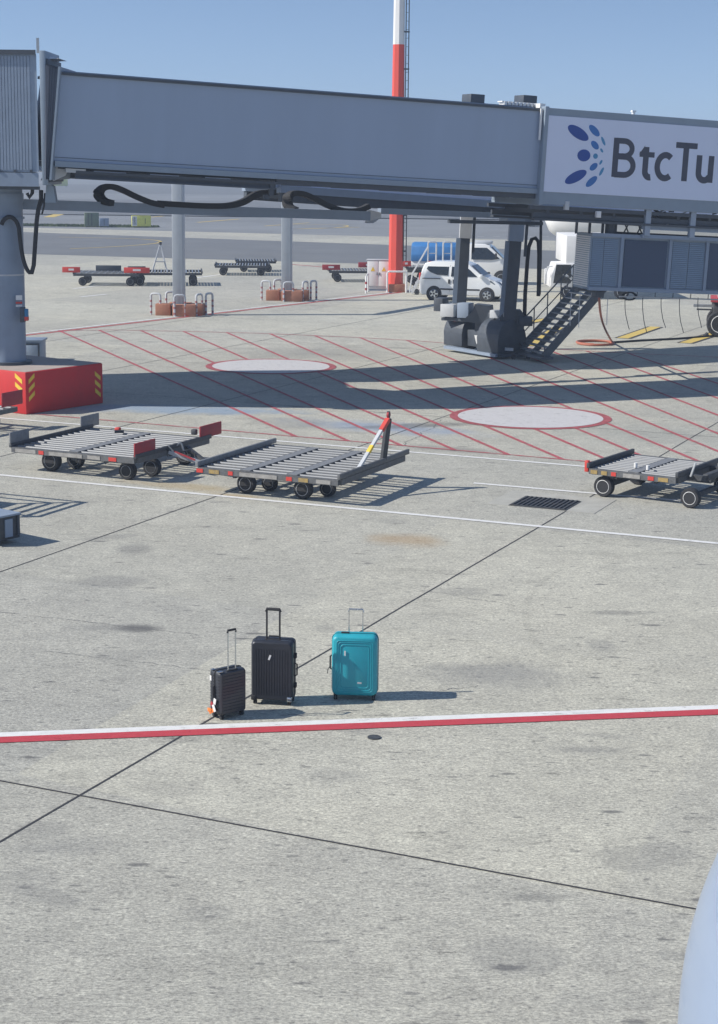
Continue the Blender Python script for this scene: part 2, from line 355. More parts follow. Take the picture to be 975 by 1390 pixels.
class Flat(MB):
    def line(s, pts, w, z, m):
        pts = [Vector((p[0], p[1], z)) for p in pts]; L_, Rr = [], []
        for k, p in enumerate(pts):
            t = (pts[min(k+1, len(pts)-1)]-pts[max(k-1, 0)]).normalized(); n = Vector((-t.y, t.x, 0))*w/2
            L_.append(s.bm.verts.new(p+n)); Rr.append(s.bm.verts.new(p-n))
        i = s.mi(m)
        for k in range(len(pts)-1):
            f = s.bm.faces.new((Rr[k], Rr[k+1], L_[k+1], L_[k])); f.material_index = i
        return s
JM = mat('joint_sealant', (.045, .045, .05), .9)
gd = Vector((math.cos(R(65.9)), math.sin(R(65.9)), 0)); gn = Vector((gd.y, -gd.x, 0))   # slab grid
def S(s, t): return gn*s + gd*t
j = Flat()
for s_, t0_, t1_ in ((-9.3, -8, 75), (-15.72, -3, 100), (-22.0, 20, 100), (-28.4, 20, 100), (-34.8, 20, 100), (-2.9, 20, 100), (3.5, 30, 100)):
    pts = [S(s_+random.uniform(-.006, .006), t0_+(t1_-t0_)*k/60) for k in range(61)]
    j.line(pts, .026 if t0_ < 0 else .026, .0042, JM)
j.line([S(-40+60*k/60, 13.98+random.uniform(-.004, .004)) for k in range(61)], .026, .0050, JM)
for t_ in (40.3, 47.6, 54.9, 62.2, 69.5, 76.8): j.line([S(-45, t_), S(25, t_)], .02, .0050, JM)
j.build('slab_joints', kind='structure', smooth=False)
FJ = paint_mat('hairline_crack', (.20, .20, .20), .42, alpha=.9)
j = Flat()
def wav(a, b, amp=.05, n=40):
    a, b = Vector(a), Vector(b); d = b-a; nn = Vector((-d.y, d.x, 0)).normalized(); x = 0; out = []
    for k in range(n+1):
        x = x*.8+random.uniform(-amp, amp)*.5; out.append(a+d*k/n+nn*x)
    return out
j.line(wav(G(-40, 826), G(270, 863)), .02, .0035, FJ); j.line(wav(G(60, 884), G(330, 915)), .02, .0035, FJ)
j.line(wav(G(380, 972), G(492, 964)), .022, .0035, FJ); j.line(wav(G(600, 937), G(650, 932)), .02, .0035, FJ)
j.line(wav(G(600, 570), G(545, 605), .1), .03, .0035, FJ); j.line(wav(G(540, 800-5), G(700, 822)), .015, .0035, FJ)
j.build('hairline_cracks', kind='structure', smooth=False)
# tyre marks
TM = paint_mat('tyre_mark', (.10, .10, .10), .22, alpha=.95)
j = Flat()
def bez(pts, n=24):
    out = []
    P_ = [Vector(p) for p in pts]
    for k in range(n+1):
        t = k/n; q = P_[:]
        while len(q) > 1: q = [q[i]*(1-t)+q[i+1]*t for i in range(len(q)-1)]
        out.append(q[0])
    return out
j.line(bez([G(765, 770), G(700, 805), G(700, 850), G(745, 890)]), .10, .003, TM)
j.line(bez([G(1030, 560), G(760, 590), G(600, 575), G(380, 560)]), .14, .0032, TM)
j.line(bez([G(640, 462), G(500, 470), G(330, 478), G(180, 470)]), .2, .0034, TM)
j.line(bez([G(330, 600), G(300, 570), G(390, 560), G(430, 575)]), .12, .0036, TM)
j.build('tyre_marks', kind='structure', smooth=False)
# red / white apron line in front
f = Flat(); a, b_ = G(0, 1001), G(975, 963.2); a, b_ = extend(a, b_, 8, 14); n_ = (b_-a).normalized(); nn = Vector((-n_.y, n_.x, 0))
f.line([a+nn*.075+(b_-a)*k/40 for k in range(41)], .15, .008, LINEW); f.build('white_apron_line', kind='structure', smooth=False)
f = Flat(); f.line([a-nn*.10+(b_-a)*k/40 for k in range(41)], .20, .008, LINER); f.build('red_apron_line', kind='structure', smooth=False)
def wline(name, p, q, w, e0=0, e1=0, m=LINEW, z=.008):
    a, b = extend(G(*p), G(*q), e0, e1); f = Flat(); f.line([a, b], w, z, m); return f.build(name, kind='structure', smooth=False)
wline('white_lane_line', (0, 645), (975, 738), .14, 6, 6)
wline('white_lane_line', (18, 569), (800, 634), .13, 4, 0)
wline('white_lane_line', (643, 656), (930, 680.5), .13, 0, 0)
wline('white_lane_line', (1000, 657), (1100, 667), .13, 0, 3)
f = Flat()
for (x0, y0, x1, y1, w_) in ((55, 996, 130, 999, .05), (190, 992, 225, 990, .05), (745, 966, 815, 970, .09), (540, 968, 575, 974, .03), (465, 972, 466.5, 982, .02), (150, 1001, 60, 1003, .04), (820, 965, 760, 972, .05)):
    f.line(wav(G(x0, y0), G(x1, y1), .02, 12), w_, .0122, TM)
f.build('tyre_scuffs', kind='structure', smooth=False)
f = Flat()
for (x0, y0, x1, y1, w_) in ((650, 556, 700, 571, .03), (700, 571, 715, 581, .03), (735, 577, 760, 577.5, .06), (720, 560, 735, 562, .04), (330, 490, 370, 494, .06), (610, 572, 545, 590, .12), (690, 588, 720, 594, .2), (740, 600, 780, 607, .2), (600, 598, 640, 600, .15)):
    f.line(wav(G(x0, y0), G(x1, y1), .03, 12), w_, .0195, TM)
f.build('tyre_scuffs', kind='structure', smooth=False)
# red stand hatching
f = Flat(); up = [G(*q) for q in ((60, 449), (150, 448), (250, 450), (350, 452.5), (480, 458), (560, 462.5), (620, 467))]
up = extend(up[1], up[0], 0, 6)[1:] + tuple(up[1:]) if False else up
k6 = G(620, 467)
up2 = up+[k6+Vector((6, -2.6, 0)), k6+Vector((14, -5.4, 0)), k6+Vector((22, -8.4, 0))]
f.line(up2, .09, .0085, LINEPINK)
lo0, lo1 = extend(G(160, 572), G(825, 629), 7, 10); f.line([lo0, lo1], .09, .0085, LINEPINK)
def isect(p, d, a, b):
    e = b-a; den = d.x*e.y-d.y*e.x
    if abs(den) < 1e-9: return None
    t = ((a.x-p.x)*e.y-(a.y-p.y)*e.x)/den; u = ((a.x-p.x)*d.y-(a.y-p.y)*d.x)/den
    return t, u
for k in range(-6, 18):
    X50 = -6.75+1.24*k + (0.0)
    an = R(-max(62, min(80, 68+(X50+6)*.9))); d = Vector((math.cos(an), math.sin(an), 0)); p = Vector((X50, 50, 0))
    ts_ = []
    for a1_, b1_ in zip(up2, up2[1:]):
        r_ = isect(p, d, a1_, b1_)
        if r_ and 0 <= r_[1] <= 1: ts_.append(r_[0])
    r_ = isect(p, d, lo0, lo1)
    t1_ = r_[0] if r_ and 0 <= r_[1] <= 1 else None
    if ts_ and t1_: f.line([p+d*ts_[0], p+d*t1_], .11, .0092, LINEPINK)
f.build('red_stand_hatching', kind='structure', smooth=False)
wline('stand_boundary_line', (60, 452.5), (570, 394), .17, 10, 3, LINER, .0100)
wline('white_lane_line', (60, 450.5), (570, 392.5), .17, 10, 3, LINEW, .0108)
for nm, c, r_ in (('near', G(720, 566.5), 1.83), ('far', G(368, 497.5), 1.83)):
    f = MB(); f.face([(c.x+(r_+.21)*math.cos(a*math.pi/48), c.y+(r_+.21)*math.sin(a*math.pi/48), .0115) for a in range(96)], RINGR)
    f.face([(c.x+r_*math.cos(a*math.pi/48), c.y+r_*math.sin(a*math.pi/48), .0155) for a in range(96)], CIRCW)
    f.build('stand_circle', kind='structure', smooth=False)
# yellow taxi marks
def ymark(p, q, w, edge=True, m=LINEY):
    f = Flat()
    if edge: f.line([G(*p), G(*q)], w*1.5, .0125, EDGEK)
    f.line([G(*p), G(*q)], w, .0165, m); f.build('yellow_marking', kind='structure', smooth=False)
ymark((845, 459.5), (890, 444), .42); ymark((930, 466), (990, 447), .42); ymark((700, 441), (745, 433), .42); ymark((722, 470), (757, 445), .42)
for p, q, w in (((66, 295), (80, 291), 1.2), ((180, 297), (222, 293.5), .5), ((268, 302), (325, 297.5), .5), ((360, 307), (420, 302.5), .35), ((398, 311), (488, 308.5), .3)):
    ymark(p, q, w, False)
f = Flat(); f.line(bez([G(95, 338), G(215, 333), G(245, 328), G(195, 325)]), .22, .0165, LINEY)
f.line(bez([G(195, 325), G(170, 323.5), G(120, 323), G(80, 322)]), .2, .0175, LINEY)
f.line(bez([G(395, 311), G(500, 310), G(500, 303), G(380, 305.5)]), .25, .0165, LINEY)
for x in range(560, 740, 22): f.line([G(x, 325-4), G(x+9, 325.2-4)], .25, .0165, LINEW)
f.build('yellow_taxi_lines', kind='structure', smooth=False)
f = Flat(); f.line([G(30, 363), G(330, 389)], .2, .008, LINEW) if False else None
f.line([G(110, 403), G(145, 399.5)], .2, .008, LINEW); f.line([G(100, 392), G(150, 386)], .18, .008, LINEW); f.line([G(255, 379), G(305, 372)], .2, .008, LINEW)
f.build('faded_stand_lines', kind='structure', smooth=False)
wline('faded_red_line', (385, 358), (480, 366), .3, 0, 0, LINEPINK)
# drain
c = G(740, 684); ang = R(-24)
f = MB(); f.box((c.x+.15, c.y+.2, .004), (2.1, 1.5, .006), mat('drain_patch', (.40, .395, .355), .9, 0, .12, 3), rz=ang); f.build('drain_surround', kind='structure', smooth=False)
dr = thing('storm_drain', 'dark square drain grate set in the concrete below the white line', 'drain', (c.x, c.y, .010), ang)
f = MB()
f.box((0, 0, .003), (1.12, .98, .006), DKST)
f.build('drain_tray', dr, smooth=False)
f = MB()
for k in range(12): f.box((-.5+k*.09, 0, .016), (.035, .92, .018), DKST)
for yy in (-.45, 0, .45): f.box((0, yy, .013), (1.08, .03, .012), DKST)
f.build('grate', dr, smooth=False)
mh = G(508, 1001.5)
tag(MB().cyl((mh.x, mh.y, 0), (mh.x, mh.y, .012), .075, DKST, n=20).build('ground_anchor_cap'), 'small round dark steel cap in the concrete below the red line', 'anchor cap')

# ============================================================ BOARDING BRIDGE, NEAR ARM
YAW1 = R(21.5); P0 = AY(74, 218, 43.5)
P0 = Vector((P0.x, 43.5, P0.z))
SL1 = math.atan(.047)
group_b = None
t1 = thing('boarding_bridge_arm', 'grey jet bridge arm running across the photo with a large bank-blue logo sign', 'jet bridge', P0, YAW1, ry=SL1)
t1['label'] = 'long grey jet bridge arm nearest the camera, carrying the white sign with blue oval logo'
MW1 = Matrix.Translation(P0) @ Euler((0, SL1, YAW1)).to_matrix().to_4x4(); MI1 = MW1.inverted()
def T1(px, py, y=0.0):
    """photo point on the arm's local plane y"""
    o_ = MI1 @ Vector((0, 0, CAM_H)); d = MI1.to_3x3() @ ray(px, py); t = (y-o_.y)/d.y; p = o_+d*t; return Vector((p.x, y, p.z))
LI = 13.4; W1 = 2.6; HW = 2.08
b = MB()
b.prism([(-.12, 0, 0), (LI+1.5, 0, 0), (LI+1.5, 0, HW), (.12, 0, HW)], (0, W1, 0), TUNW)
for z_ in (.085,): b.box((LI/2, -.006, z_), (LI, .012, .012), DARKP)
b.build('inner_tunnel_wall', t1, smooth=False)
b = MB(); b.box((LI/2+.1, W1/2, HW+.035), (LI+.1, W1+.12, .07), DARKP, bev=.01); b.box((LI/2, W1/2, HW+.09), (LI-.3, W1-.5, .05), GREYP)
b.build('tunnel_roof', t1, smooth=False)
b = MB(); b.box((LI/2+.05, -.02, -.075), (LI+.1, .10, .14), FRAMEP); b.box((LI/2+.05, W1+.02, -.075), (LI+.1, .10, .14), FRAMEP)
b.build('floor_ledge', t1, smooth=False)
b = MB(); xr0, xr1 = .55, T1(374, 256, .1).x
for yy in (.10, W1-.10):
    b.box(((xr0+xr1)/2, yy, -.25), (xr1-xr0, .16, .07), DARKP); b.box(((xr0+xr1)/2, yy+.02, -.33), (xr1-xr0, .08, .09), DARKP); b.box(((xr0+xr1)/2, yy, -.395), (xr1-xr0, .18, .045), DARKP)
    b.box(((xr1+LI)/2+.1, yy, -.215), (LI-xr1+.2, .14, .13), DARKP)
b.box((LI/2, W1/2, -.17), (LI-.3, W1-.5, .04), DARKP)
for k in range(9): b.box((1+k*1.45, W1/2, -.24), (.08, W1-.4, .1), DARKP)
b.build('under_rail', t1, smooth=False)
b = MB(); q_ = T1(368, 262, .1); b.box((q_.x, .1, -.42), (.10, .14, .30), DARKP); b.box((q_.x-.1, .2, -.62), (.14, .14, .12), DARKP); b.build('rail_stop', t1, smooth=False)
b = MB(); b.box((.55, .1, -.22), (.5, .14, .1), LTG); b.prism([(-.1, .3, -.15), (.45, .3, -.15), (.35, .3, -.35), (.05, .3, -.5), (-.25, .3, -.5)], (0, .1, 0), LTG); b.build('hinge_bracket', t1, smooth=False)
# outer tunnel with sign
xs = T1(736, 200, -.16).x; XE = xs+13; zb = T1(737, 277, -.16).z; zt = T1(737, 145.5, -.16).z
b = MB(); b.box(((xs+XE)/2, W1/2, (zb+zt)/2), (XE-xs, W1+.32, zt-zb), FRAMEP, bev=.02)
b.box((xs+.06, W1/2, (zb+zt)/2), (.12, W1+.42, zt-zb+.06), FRAMEP, bev=.015)
b.build('outer_tunnel_shell', t1, smooth=False)
YF = -.16
pz0 = T1(745, 260.3, YF).z; pz1 = T1(745, 156.5, YF).z; px0 = T1(739.5, 200, YF).x
b = MB(); b.box(((px0+XE-.1)/2, YF-.012, (pz0+pz1)/2), (XE-.1-px0, .024, pz1-pz0), SIGNW); sg = b.build('sign_panel', t1, smooth=False, label='white sign panel with twelve blue ovals and dark lettering')
YS = YF-.024
def CP(cx_, cy_): return T1(740+cx_/4.149, 130+cy_/4.149, YS)
ell = [((130, 172), (243, 246), 29, LB1), ((250, 167), (305, 226), 19, LB2), ((318, 231), (338, 280), 8, LB3), ((262, 257), (300, 299), 17, LB2), ((312, 297), (326, 319), 6.5, LB3),
       ((182, 336), (255, 336), 32, LB1), ((271, 340), (297, 340), 14.5, LB3), ((322, 362), (307, 388), 6.5, LB3), ((294, 383), (253, 417), 16.5, LB2), ((330, 404), (306, 450), 8, LB3), ((233, 426), (113, 488), 27, LB1), ((292, 456), (231, 510), 18, LB2)]
b = MB()
for k, (a_, c_, hw, m_) in enumerate(ell):
    A_, C_ = CP(*a_), CP(*c_); ce = (A_+C_)/2; ax = (C_-A_)/2; pn = Vector((-ax.z, 0, ax.x)).normalized()*(hw/4.149/47.3)
    b.prism([ce+ax*math.cos(2*math.pi*q/40)+pn*math.sin(2*math.pi*q/40) for q in range(40)], (0, -.006, 0), m_)
b.build('oval_logo', sg, smooth=False)
# lettering, drawn as strokes on the panel; unit = cap height
o_B = CP(373, 456); CAPH = (CP(383, 235)-o_B).z; xT = CP(758, 472)
KX = (CP(942, 480).x-o_B.x)/2.60
SW = .168
def stroke(mb, pts, w, dy):
    P_ = [Vector((o_B.x+KX*u, YS-dy, o_B.z+CAPH*v_)) for u, v_ in pts]; P_ = [p for i_, p in enumerate(P_) if i_ == 0 or (p-P_[i_-1]).length > 1e-3]; Lp, Rp = [], []
    for k, p in enumerate(P_):
        if k == 0: t = (P_[1]-p).normalized(); sc = 1
        elif k == len(P_)-1: t = (p-P_[-2]).normalized(); sc = 1
        else:
            t0_ = (p-P_[k-1]).normalized(); t1_ = (P_[k+1]-p).normalized(); t = (t0_+t1_).normalized(); sc = 1/max(.5, t.dot(t1_))
        n = Vector((-t.z, 0, t.x))*w*CAPH/2*sc; Lp.append(p+n); Rp.append(p-n)
    for k in range(len(P_)-1):
        mb.prism([Rp[k], Rp[k+1], Lp[k+1], Lp[k]], (0, .003+dy, 0), SIGND)
def arcu(cx_, cz_, rx, rz_, a0, a1, n=14): return arc(cx_, cz_, rx, rz_, a0, a1, n)
let = {
 'B': [([(.07, 0), (.07, 1)], SW), ([(.07, .93), (.27, .93)]+arcu(.27, .735, .20, .195, 90, -85)+[(.07, .54)], .145), ([(.07, .53), (.30, .53)]+arcu(.30, .30, .225, .235, 90, -90)+[(.07, .065)], .15)],
 't': [([(.835, .82), (.835, .22)]+arcu(.955, .20, .12, .155, 180, 285), SW), ([(.67, .625), (1.05, .625)], .135)],
 'c': [(arcu(1.345, .345, .205, .30, 50, 310, 22), .16)],
 'T': [([(1.855, 0), (1.855, .95)], SW), ([(1.585, .925), (2.14, .925)], .15)],
 'u': [([(2.215, .70), (2.215, .27)]+arcu(2.37, .25, .155, .195, 180, 330), SW), ([(2.53, 0), (2.53, .70)], SW)],
}
b = MB(); q = 0
for ch, sts in let.items():
    for pts, w in sts:
        q += 1; stroke(b, pts, w, .004+.0011*(q % 4))
b.prism([(o_B.x+KX*u, YS-.0042, o_B.z+CAPH*v_) for u, v_ in ((.655, .62), (.78, .62), (.78, .80), (.80, .86))], (0, .006, 0), SIGND)
b.build('sign_lettering', sg, smooth=False)
# slim lamp strip at joint, roof details
b = MB(); b.box((xs-.07, -.10, HW-.35), (.05, .04, .85), WHT); b.build('joint_light_strip', t1)
b = MB()
for k in range(9): b.box((xs-.95+k*.115, .5, HW+.17), (.085, .35, .09), WHT, bev=.01)
b.box((xs-.5, .5, HW+.21), (1.1, .3, .03), WHT)
b.box((xs+.04, .3, zt+.05), (.16, .5, .12), WHT); b.build('roof_cable_chain', t1)
for px in (642, 713):
    p = T1(px, 143, 1.2)
    b = MB(); b.box((p.x, 1.2, HW+.26 if px < 700 else HW+.34), (.43, .6, .25), DARKP, bev=.02)
    for s_ in (-1, 1): b.box((p.x+.18*s_, 1.2, HW+.13), (.05, .5, .12), DARKP)
    b.build('roof_unit', t1)
b = MB(); p = T1(860, 152, .2); b.cyl((p.x, .2, zt), (p.x, .2, zt+.09), .05, WHT); b.box((p.x, .2, zt+.1), (.12, .1, .05), WHT); b.build('roof_lamp', t1)
# under-structure of the outer tunnel
b = MB()
for yy in (0., W1-.0):
    b.box(((xs+XE)/2-.2, yy, zb-.10), (XE-xs, .14, .10), DARKP); b.box(((xs+XE)/2-.2, yy+.05, zb-.30), (XE-xs-.3, .10, .14), DARKP); b.box(((xs+XE)/2-.2, yy, zb-.42), (XE-xs-.3, .20, .06), DARKP)
for k in range(12): b.box((xs+.4+k*1.05, W1/2, zb-.2), (.09, W1, .12), DARKP)
b.build('outer_under_frame', t1, smooth=False)
for px, w_, h_, py in ((769, .13, .24, 279), (812, .14, .18, 291)):
    b = MB(); p = T1(px, py, -.12); b.box((p.x, -.12, p.z), (w_, .12, h_), LTG if px < 800 else WHT, bev=.01); b.build('junction_box', t1)
b = MB()
for k in range(22):
    a_ = T1(905+random.uniform(-25, 25), 292+random.uniform(-8, 10), 1.0); b.beam(a_, a_+Vector((random.uniform(-.5, .5), random.uniform(-.2, .2), random.uniform(-.18, .18))), .03, .03, random.choice([STEEL, DKST, LTG, BLK]))
for k in range(14):
    a_ = T1(966+random.uniform(-25, 40), 290+random.uniform(-8, 10), 1.0); b.beam(a_, a_+Vector((random.uniform(-.5, .5), random.uniform(-.2, .2), random.uniform(-.18, .18))), .03, .03, random.choice([STEEL, DKST, BLK]))
b.build('pipework', t1)
# ---- air handling unit hung below the outer tunnel
hb = T1(870, 325, .1); zt_u = T1(830, 318.5, .1).z; zb_u = T1(830, 394, .1).z
uz0, uz1 = zb_u, zt_u
ux0 = T1(801, 350, .1).x; ux0b = T1(805, 390, .1).x; uL = T1(781, 350, 1.5).x; uR = ux0+7.2
b = MB()
b.prism([(ux0, .12, uz0), (uR, .12, uz0), (uR, 1.9, uz0), (uL+.3, 1.9, uz0), (uL, 1.5, uz0)], (0, 0, uz1-uz0), FRAMEP)
ac = b.build('air_handling_unit', t1, smooth=False, label='grey louvred air handling unit hung under the outer tunnel')
b = MB()
def seg_cols(pa, pb): return T1(pa, 350, .1).x, T1(pb, 350, .1).x
def louvre_panel(mb, xa, xb, y, za, zb2, frame=True):
    n = 24
    for k in range(n):
        z_ = za+(zb2-za)*(k+.5)/n; mb.box(((xa+xb)/2, y-.012, z_), (xb-xa, .02, (zb2-za)/n*.85), LOUV, rx=R(-16))
    mb.box(((xa+xb)/2, y-.004, (za+zb2)/2), (xb-xa, .008, zb2-za), DARKP)
lz0, lz1 = uz0+.12, uz1-.12
for pa, pb in ((803, 818), (819.5, 838), (912.5, 933.5), (935, 956)):
    b = MB(); xa, xb = seg_cols(pa, pb); louvre_panel(b, xa, xb, .12, lz0, lz1); b.build('louvre', ac, smooth=False)
b = MB()
for pa, pb in ((847, 905), (962, 1030)):
    b = MB(); xa, xb = seg_cols(pa, pb); b.box(((xa+xb)/2, .108, (lz0+lz1)/2), (xb-xa, .02, lz1-lz0), PANELD); b.build('mesh_panel', ac, smooth=False)
b = MB()
for px in (843, 909, 959):
    x_ = seg_cols(px, px+1)[0]; b.box((x_, .09, (uz0+uz1)/2), (.10, .06, uz1-uz0+.04), GREYP, bev=.008)
b.box(((ux0+uR)/2, .08, uz1-.02), (uR-ux0, .08, .10), GREYP); b.box(((ux0+uR)/2, .08, uz0+.03), (uR-ux0, .08, .10), GREYP)
b.build('unit_frame', ac, smooth=False)
# angled end; slats coloured white in place of sunlight on them
b = MB(); A_ = Vector((uL, 1.5, 0)); B_ = Vector((ux0, .12, 0)); dv = (B_-A_); ln_ = dv.length; an_ = math.atan2(dv.y, dv.x); nv = Vector((dv.y, -dv.x, 0)).normalized()
for k in range(24):
    z_ = uz0+.06+(uz1-uz0-.12)*(k+.5)/24; c_ = (A_+B_)/2+nv*.012; b.box((c_.x, c_.y, z_), (ln_-.06, .03, (uz1-uz0)/24*.6), WHT, rz=an_)
b.build('end_slats', ac, smooth=False)
# hangers and floor frame
b = MB()
for px in (877, 938, 995):
    x_ = T1(px, 300, .05).x; b.box((x_, -.02, (zb+uz1)/2+.03), (.17, .12, zb-uz1+.02), NLG)
x1_, x2_ = T1(872, 300, .05).x, uR
b.box(((x1_+x2_)/2, .05, T1(905, 309.5, .05).z), (x2_-x1_, .1, .14), GREYP)
b.box(((x1_+x2_)/2, .05, T1(905, 322, .05).z), (x2_-x1_, .16, .10), GREYP)
b.box(((x1_+x2_)/2, 2.0, T1(905, 322, .05).z), (x2_-x1_, .12, .12), DARKP)
x3_ = T1(785, 310, .4).x
for k in range(4):
    xx = x3_+k*.42; b.box((xx, .5, (zb-.42+uz1)/2), (.06, .06, zb-.42-uz1+.05), DARKP)
b.box((T1(830, 300, .3).x, .35, (zb-.42+uz1)/2), (.2, .2, zb-.4-uz1+.05), DARKP)
xa = T1(840, 300, .5).x
for k in range(5): b.beam((xa+k*.22, .6, uz1), (xa+k*.22+.15*(1 if k % 2 else -1), .6, uz1+.28), .03, .03, DARKP)
b.build('hanger_frame', t1, smooth=False)
# pipe rail, coil and hanging straps
b = MB(); zr = T1(890, 404, .3).z; x1_, x2_ = T1(840, 404, .3).x, T1(985, 404, .3).x
b.cyl((x1_, .3, zr), (x2_, .3, zr), .02, LTG, n=10)
for k in range(7): xx = x1_+(x2_-x1_)*k/6; b.cyl((xx, .3, zr), (xx, .3, uz0), .012, DKST, n=6)
b.build('strap_rail', t1)
for k, px in enumerate((775, 787, 825, 848, 872, 897, 922, 947)):
    b = MB(); top = T1(px, 404 if px > 840 else 398, .3); top.y = .3; hh = .92+random.uniform(-.06, .1); pts = []
    for i in range(10):
        t = i/9; pts.append(top+Vector((.02+(.22 if px > 840 else .03)*t*t*random.uniform(.9, 1.1), 0, -hh*t)))
    b.tube(pts, .011, LTG if px < 840 else DKST, 6); b.build('hanging_strap', t1)
b = MB(); cc = T1(855, 402, .5); pts = [(cc.x+.24*math.cos(a*.35)*(1-a*.004), .5+.02*(a % 3), cc.z+.11*math.sin(a*.35)) for a in range(70)]; b.tube(pts, .022, BLK, 6)
b.build('cable_coil', t1)
b = MB(); b.box((T1(814, 400, .3).x, .4, uz0-.12), (.26, .3, .22), DARKP, bev=.02); b.box((T1(790, 400, .3).x+.3, .4, uz0-.03), (.9, .3, .06), DKST); b.build('hose_outlet', t1)

# energy chain tray below the arms
tb = MB(); a_ = AY(25, 277, 45.3); b2_ = AY(500, 293, 50.0)
tray = thing('cable_tray', 'long grey cable tray slung under the near arm with looping black cable chains', 'cable tray')
hgt = .26
dirv = (b2_-a_); tb.beam(a_, b2_, .28, hgt, GREYP)
e2 = b2_+dirv.normalized()*.42+Vector((0, 0, -.01)); tb.prism([b2_+Vector((0, -.16, .17)), e2+Vector((0, -.16, .12)), e2+Vector((0, -.16, -.02)), b2_+Vector((.15, -.16, -.20)), b2_+Vector((-.1, -.16, -.20))], (0, .3, 0), LTG)
tb.build('tray_beam', tray, smooth=False)
tb = MB(); a3 = AY(515, 286.5, 50.4); b3 = AY(716, 294, 52.6); tb.beam(a3, b3, .22, .16, GREYP); tb.beam(AY(610, 294, 51.5)+Vector((0, 0, -.14)), AY(735, 297, 52.8)+Vector((0, 0, -.14)), .22, .10, DARKP); tb.build('tray_extension', tray, smooth=False)
def chain(pix, Y0, Y1, w=.26, th=.15):
    b = MB(); n = len(pix); P_ = [AY(x, y, Y0+(Y1-Y0)*k/(n-1)) for k, (x, y) in enumerate(pix)]
    # smooth
    pts = []
    for k in range(n-1):
        p0, p1, p2, p3 = P_[max(k-1, 0)], P_[k], P_[k+1], P_[min(k+2, n-1)]
        for i in range(5):
            t = i/5; pts.append(.5*((2*p1)+(-p0+p2)*t+(2*p0-5*p1+4*p2-p3)*t*t+(-p0+3*p1-3*p2+p3)*t**3))
    pts.append(P_[-1])
    for a, c in zip(pts, pts[1:]): b.beam(a, c+(c-a)*.25, w, th, BLK)
    return b.build('cable_chain', tray, smooth=False)
chain([(152, 276), (140, 272), (134, 263), (140, 255), (152, 253.5), (166, 258), (185, 267), (205, 275), (222, 278.5)], 46.2, 47.0)
chain([(216, 276), (240, 277.5), (280, 279.5), (310, 279), (330, 274), (350, 263), (372, 261)], 47.0, 48.4)
chain([(402, 285), (392, 280), (390, 270), (396, 263), (410, 263), (425, 269), (445, 279), (465, 285.5), (485, 286), (500, 280)], 49.0, 50.0)

# ============================================================ ROTUNDA + COLUMN
CC = Vector((-9.15, 44.8, 0)); rc = Vector((-9.72, 45.2, 0))
rot = thing('bridge_rotunda', 'grey corrugated round bridge rotunda on a thick steel column at left edge', 'rotunda', rc, 0)
YRF = 43.62; zr0 = AY(20, 233, YRF).z; zr1 = AY(20, 71, YRF).z
plan = [(-24, YRF), (-8.02, YRF), (-8.55, 45.9), (-11.6, 47.2), (-12.0, 51.3), (-24, 47.1)]
b = MB(); b.prism([(x-rc.x, y-rc.y, zr0) for x, y in plan], (0, 0, zr1-zr0-.04), GREYP); b.build('drum', rot, smooth=False)
b = MB(); x_ = -23.9
while x_ < -8.16:
    b.box((x_-rc.x, YRF-rc.y-.006, (zr0+zr1)/2-.02), (.062, .022, zr1-zr0-.12), GREYP); x_ += .078
for k in range(40): b.box((-23.8+k*.4-rc.x, YRF-rc.y-.05, zr0+.02), (.06, .03, .06), DARKP)
b.build('curtain_slats', rot, smooth=False)
b = MB(); b.prism([(x-rc.x, y-rc.y-(.07 if y < 44 else 0), zr1-.05) for x, y in plan], (0, 0, .11), DARKP); b.build('roof', rot, smooth=False)
b = MB(); b.prism([(x-rc.x, y-rc.y-(.04 if y < 44 else 0), zr0-.36) for x, y in plan], (0, 0, .34), GREYP); b.prism([(x-rc.x, y-rc.y+(.1 if y < 44 else 0), zr0-.44) for x, y in plan], (0, 0, .08), DARKP); b.build('floor_ring', rot, smooth=False)
fx = AY(59, 100, 43.5)-rc; yf_ = 43.5-rc.y
b = MB(); b.box((fx.x, yf_+.9, (zr0+zr1)/2-.14), (.15, 2.0, zr1-zr0+.36), FRAMEP, bev=.02); b.box((fx.x+.10, yf_+.9, (zr0+zr1)/2-.2), (.06, 1.9, zr1-zr0+.1), DARKP, bev=.01)
b.box((fx.x-.12, yf_+.0, zr1+.16), (.06, .06, .36), STEEL); b.build('end_frame', rot)
b = MB(); q0 = AY(63, 80, 43.9)-rc; b.prism([q0, q0+Vector((.30, .1, .02)), q0+Vector((.0, .1, .07))], (0, 1.2, 0), WHT) ; b.build('rain_flashing', rot)
# bellows
b = MB(); zbt, ztt = AY(66, 243, 43.7).z, AY(66, 89, 43.7).z
npl = 5
for k in range(npl):
    xt0 = AY(64+k*3.5, 89, 43.6).x-rc.x; xb0 = AY(63+k*1.3, 243, 43.6).x-rc.x; yf = 43.38-rc.y+.02*k
    tt = AY(64+k*3.5, 88+k*1.3, 43.6).z
    b.prism([(xb0, yf, zbt), (xb0+.035, yf-.07, zbt), (xb0+.06, yf, zbt), (xt0+.10, yf, tt), (xt0+.05, yf-.07, tt), (xt0, yf, tt)], (0, 2.6, 0), BEIGE)
b.build('bellows', rot, smooth=False)
b = MB(); xt0 = AY(81, 92, 43.5).x-rc.x; xb0 = AY(69, 245, 43.5).x-rc.x
b.prism([(xb0, 43.30-rc.y, zbt-.02), (xb0+.05, 43.30-rc.y, zbt-.02), (xt0+.05, 43.30-rc.y, AY(81, 91, 43.5).z), (xt0, 43.30-rc.y, AY(81, 91, 43.5).z)], (0, 2.8, 0), FRAMEP); b.build('bellows_frame', rot, smooth=False)
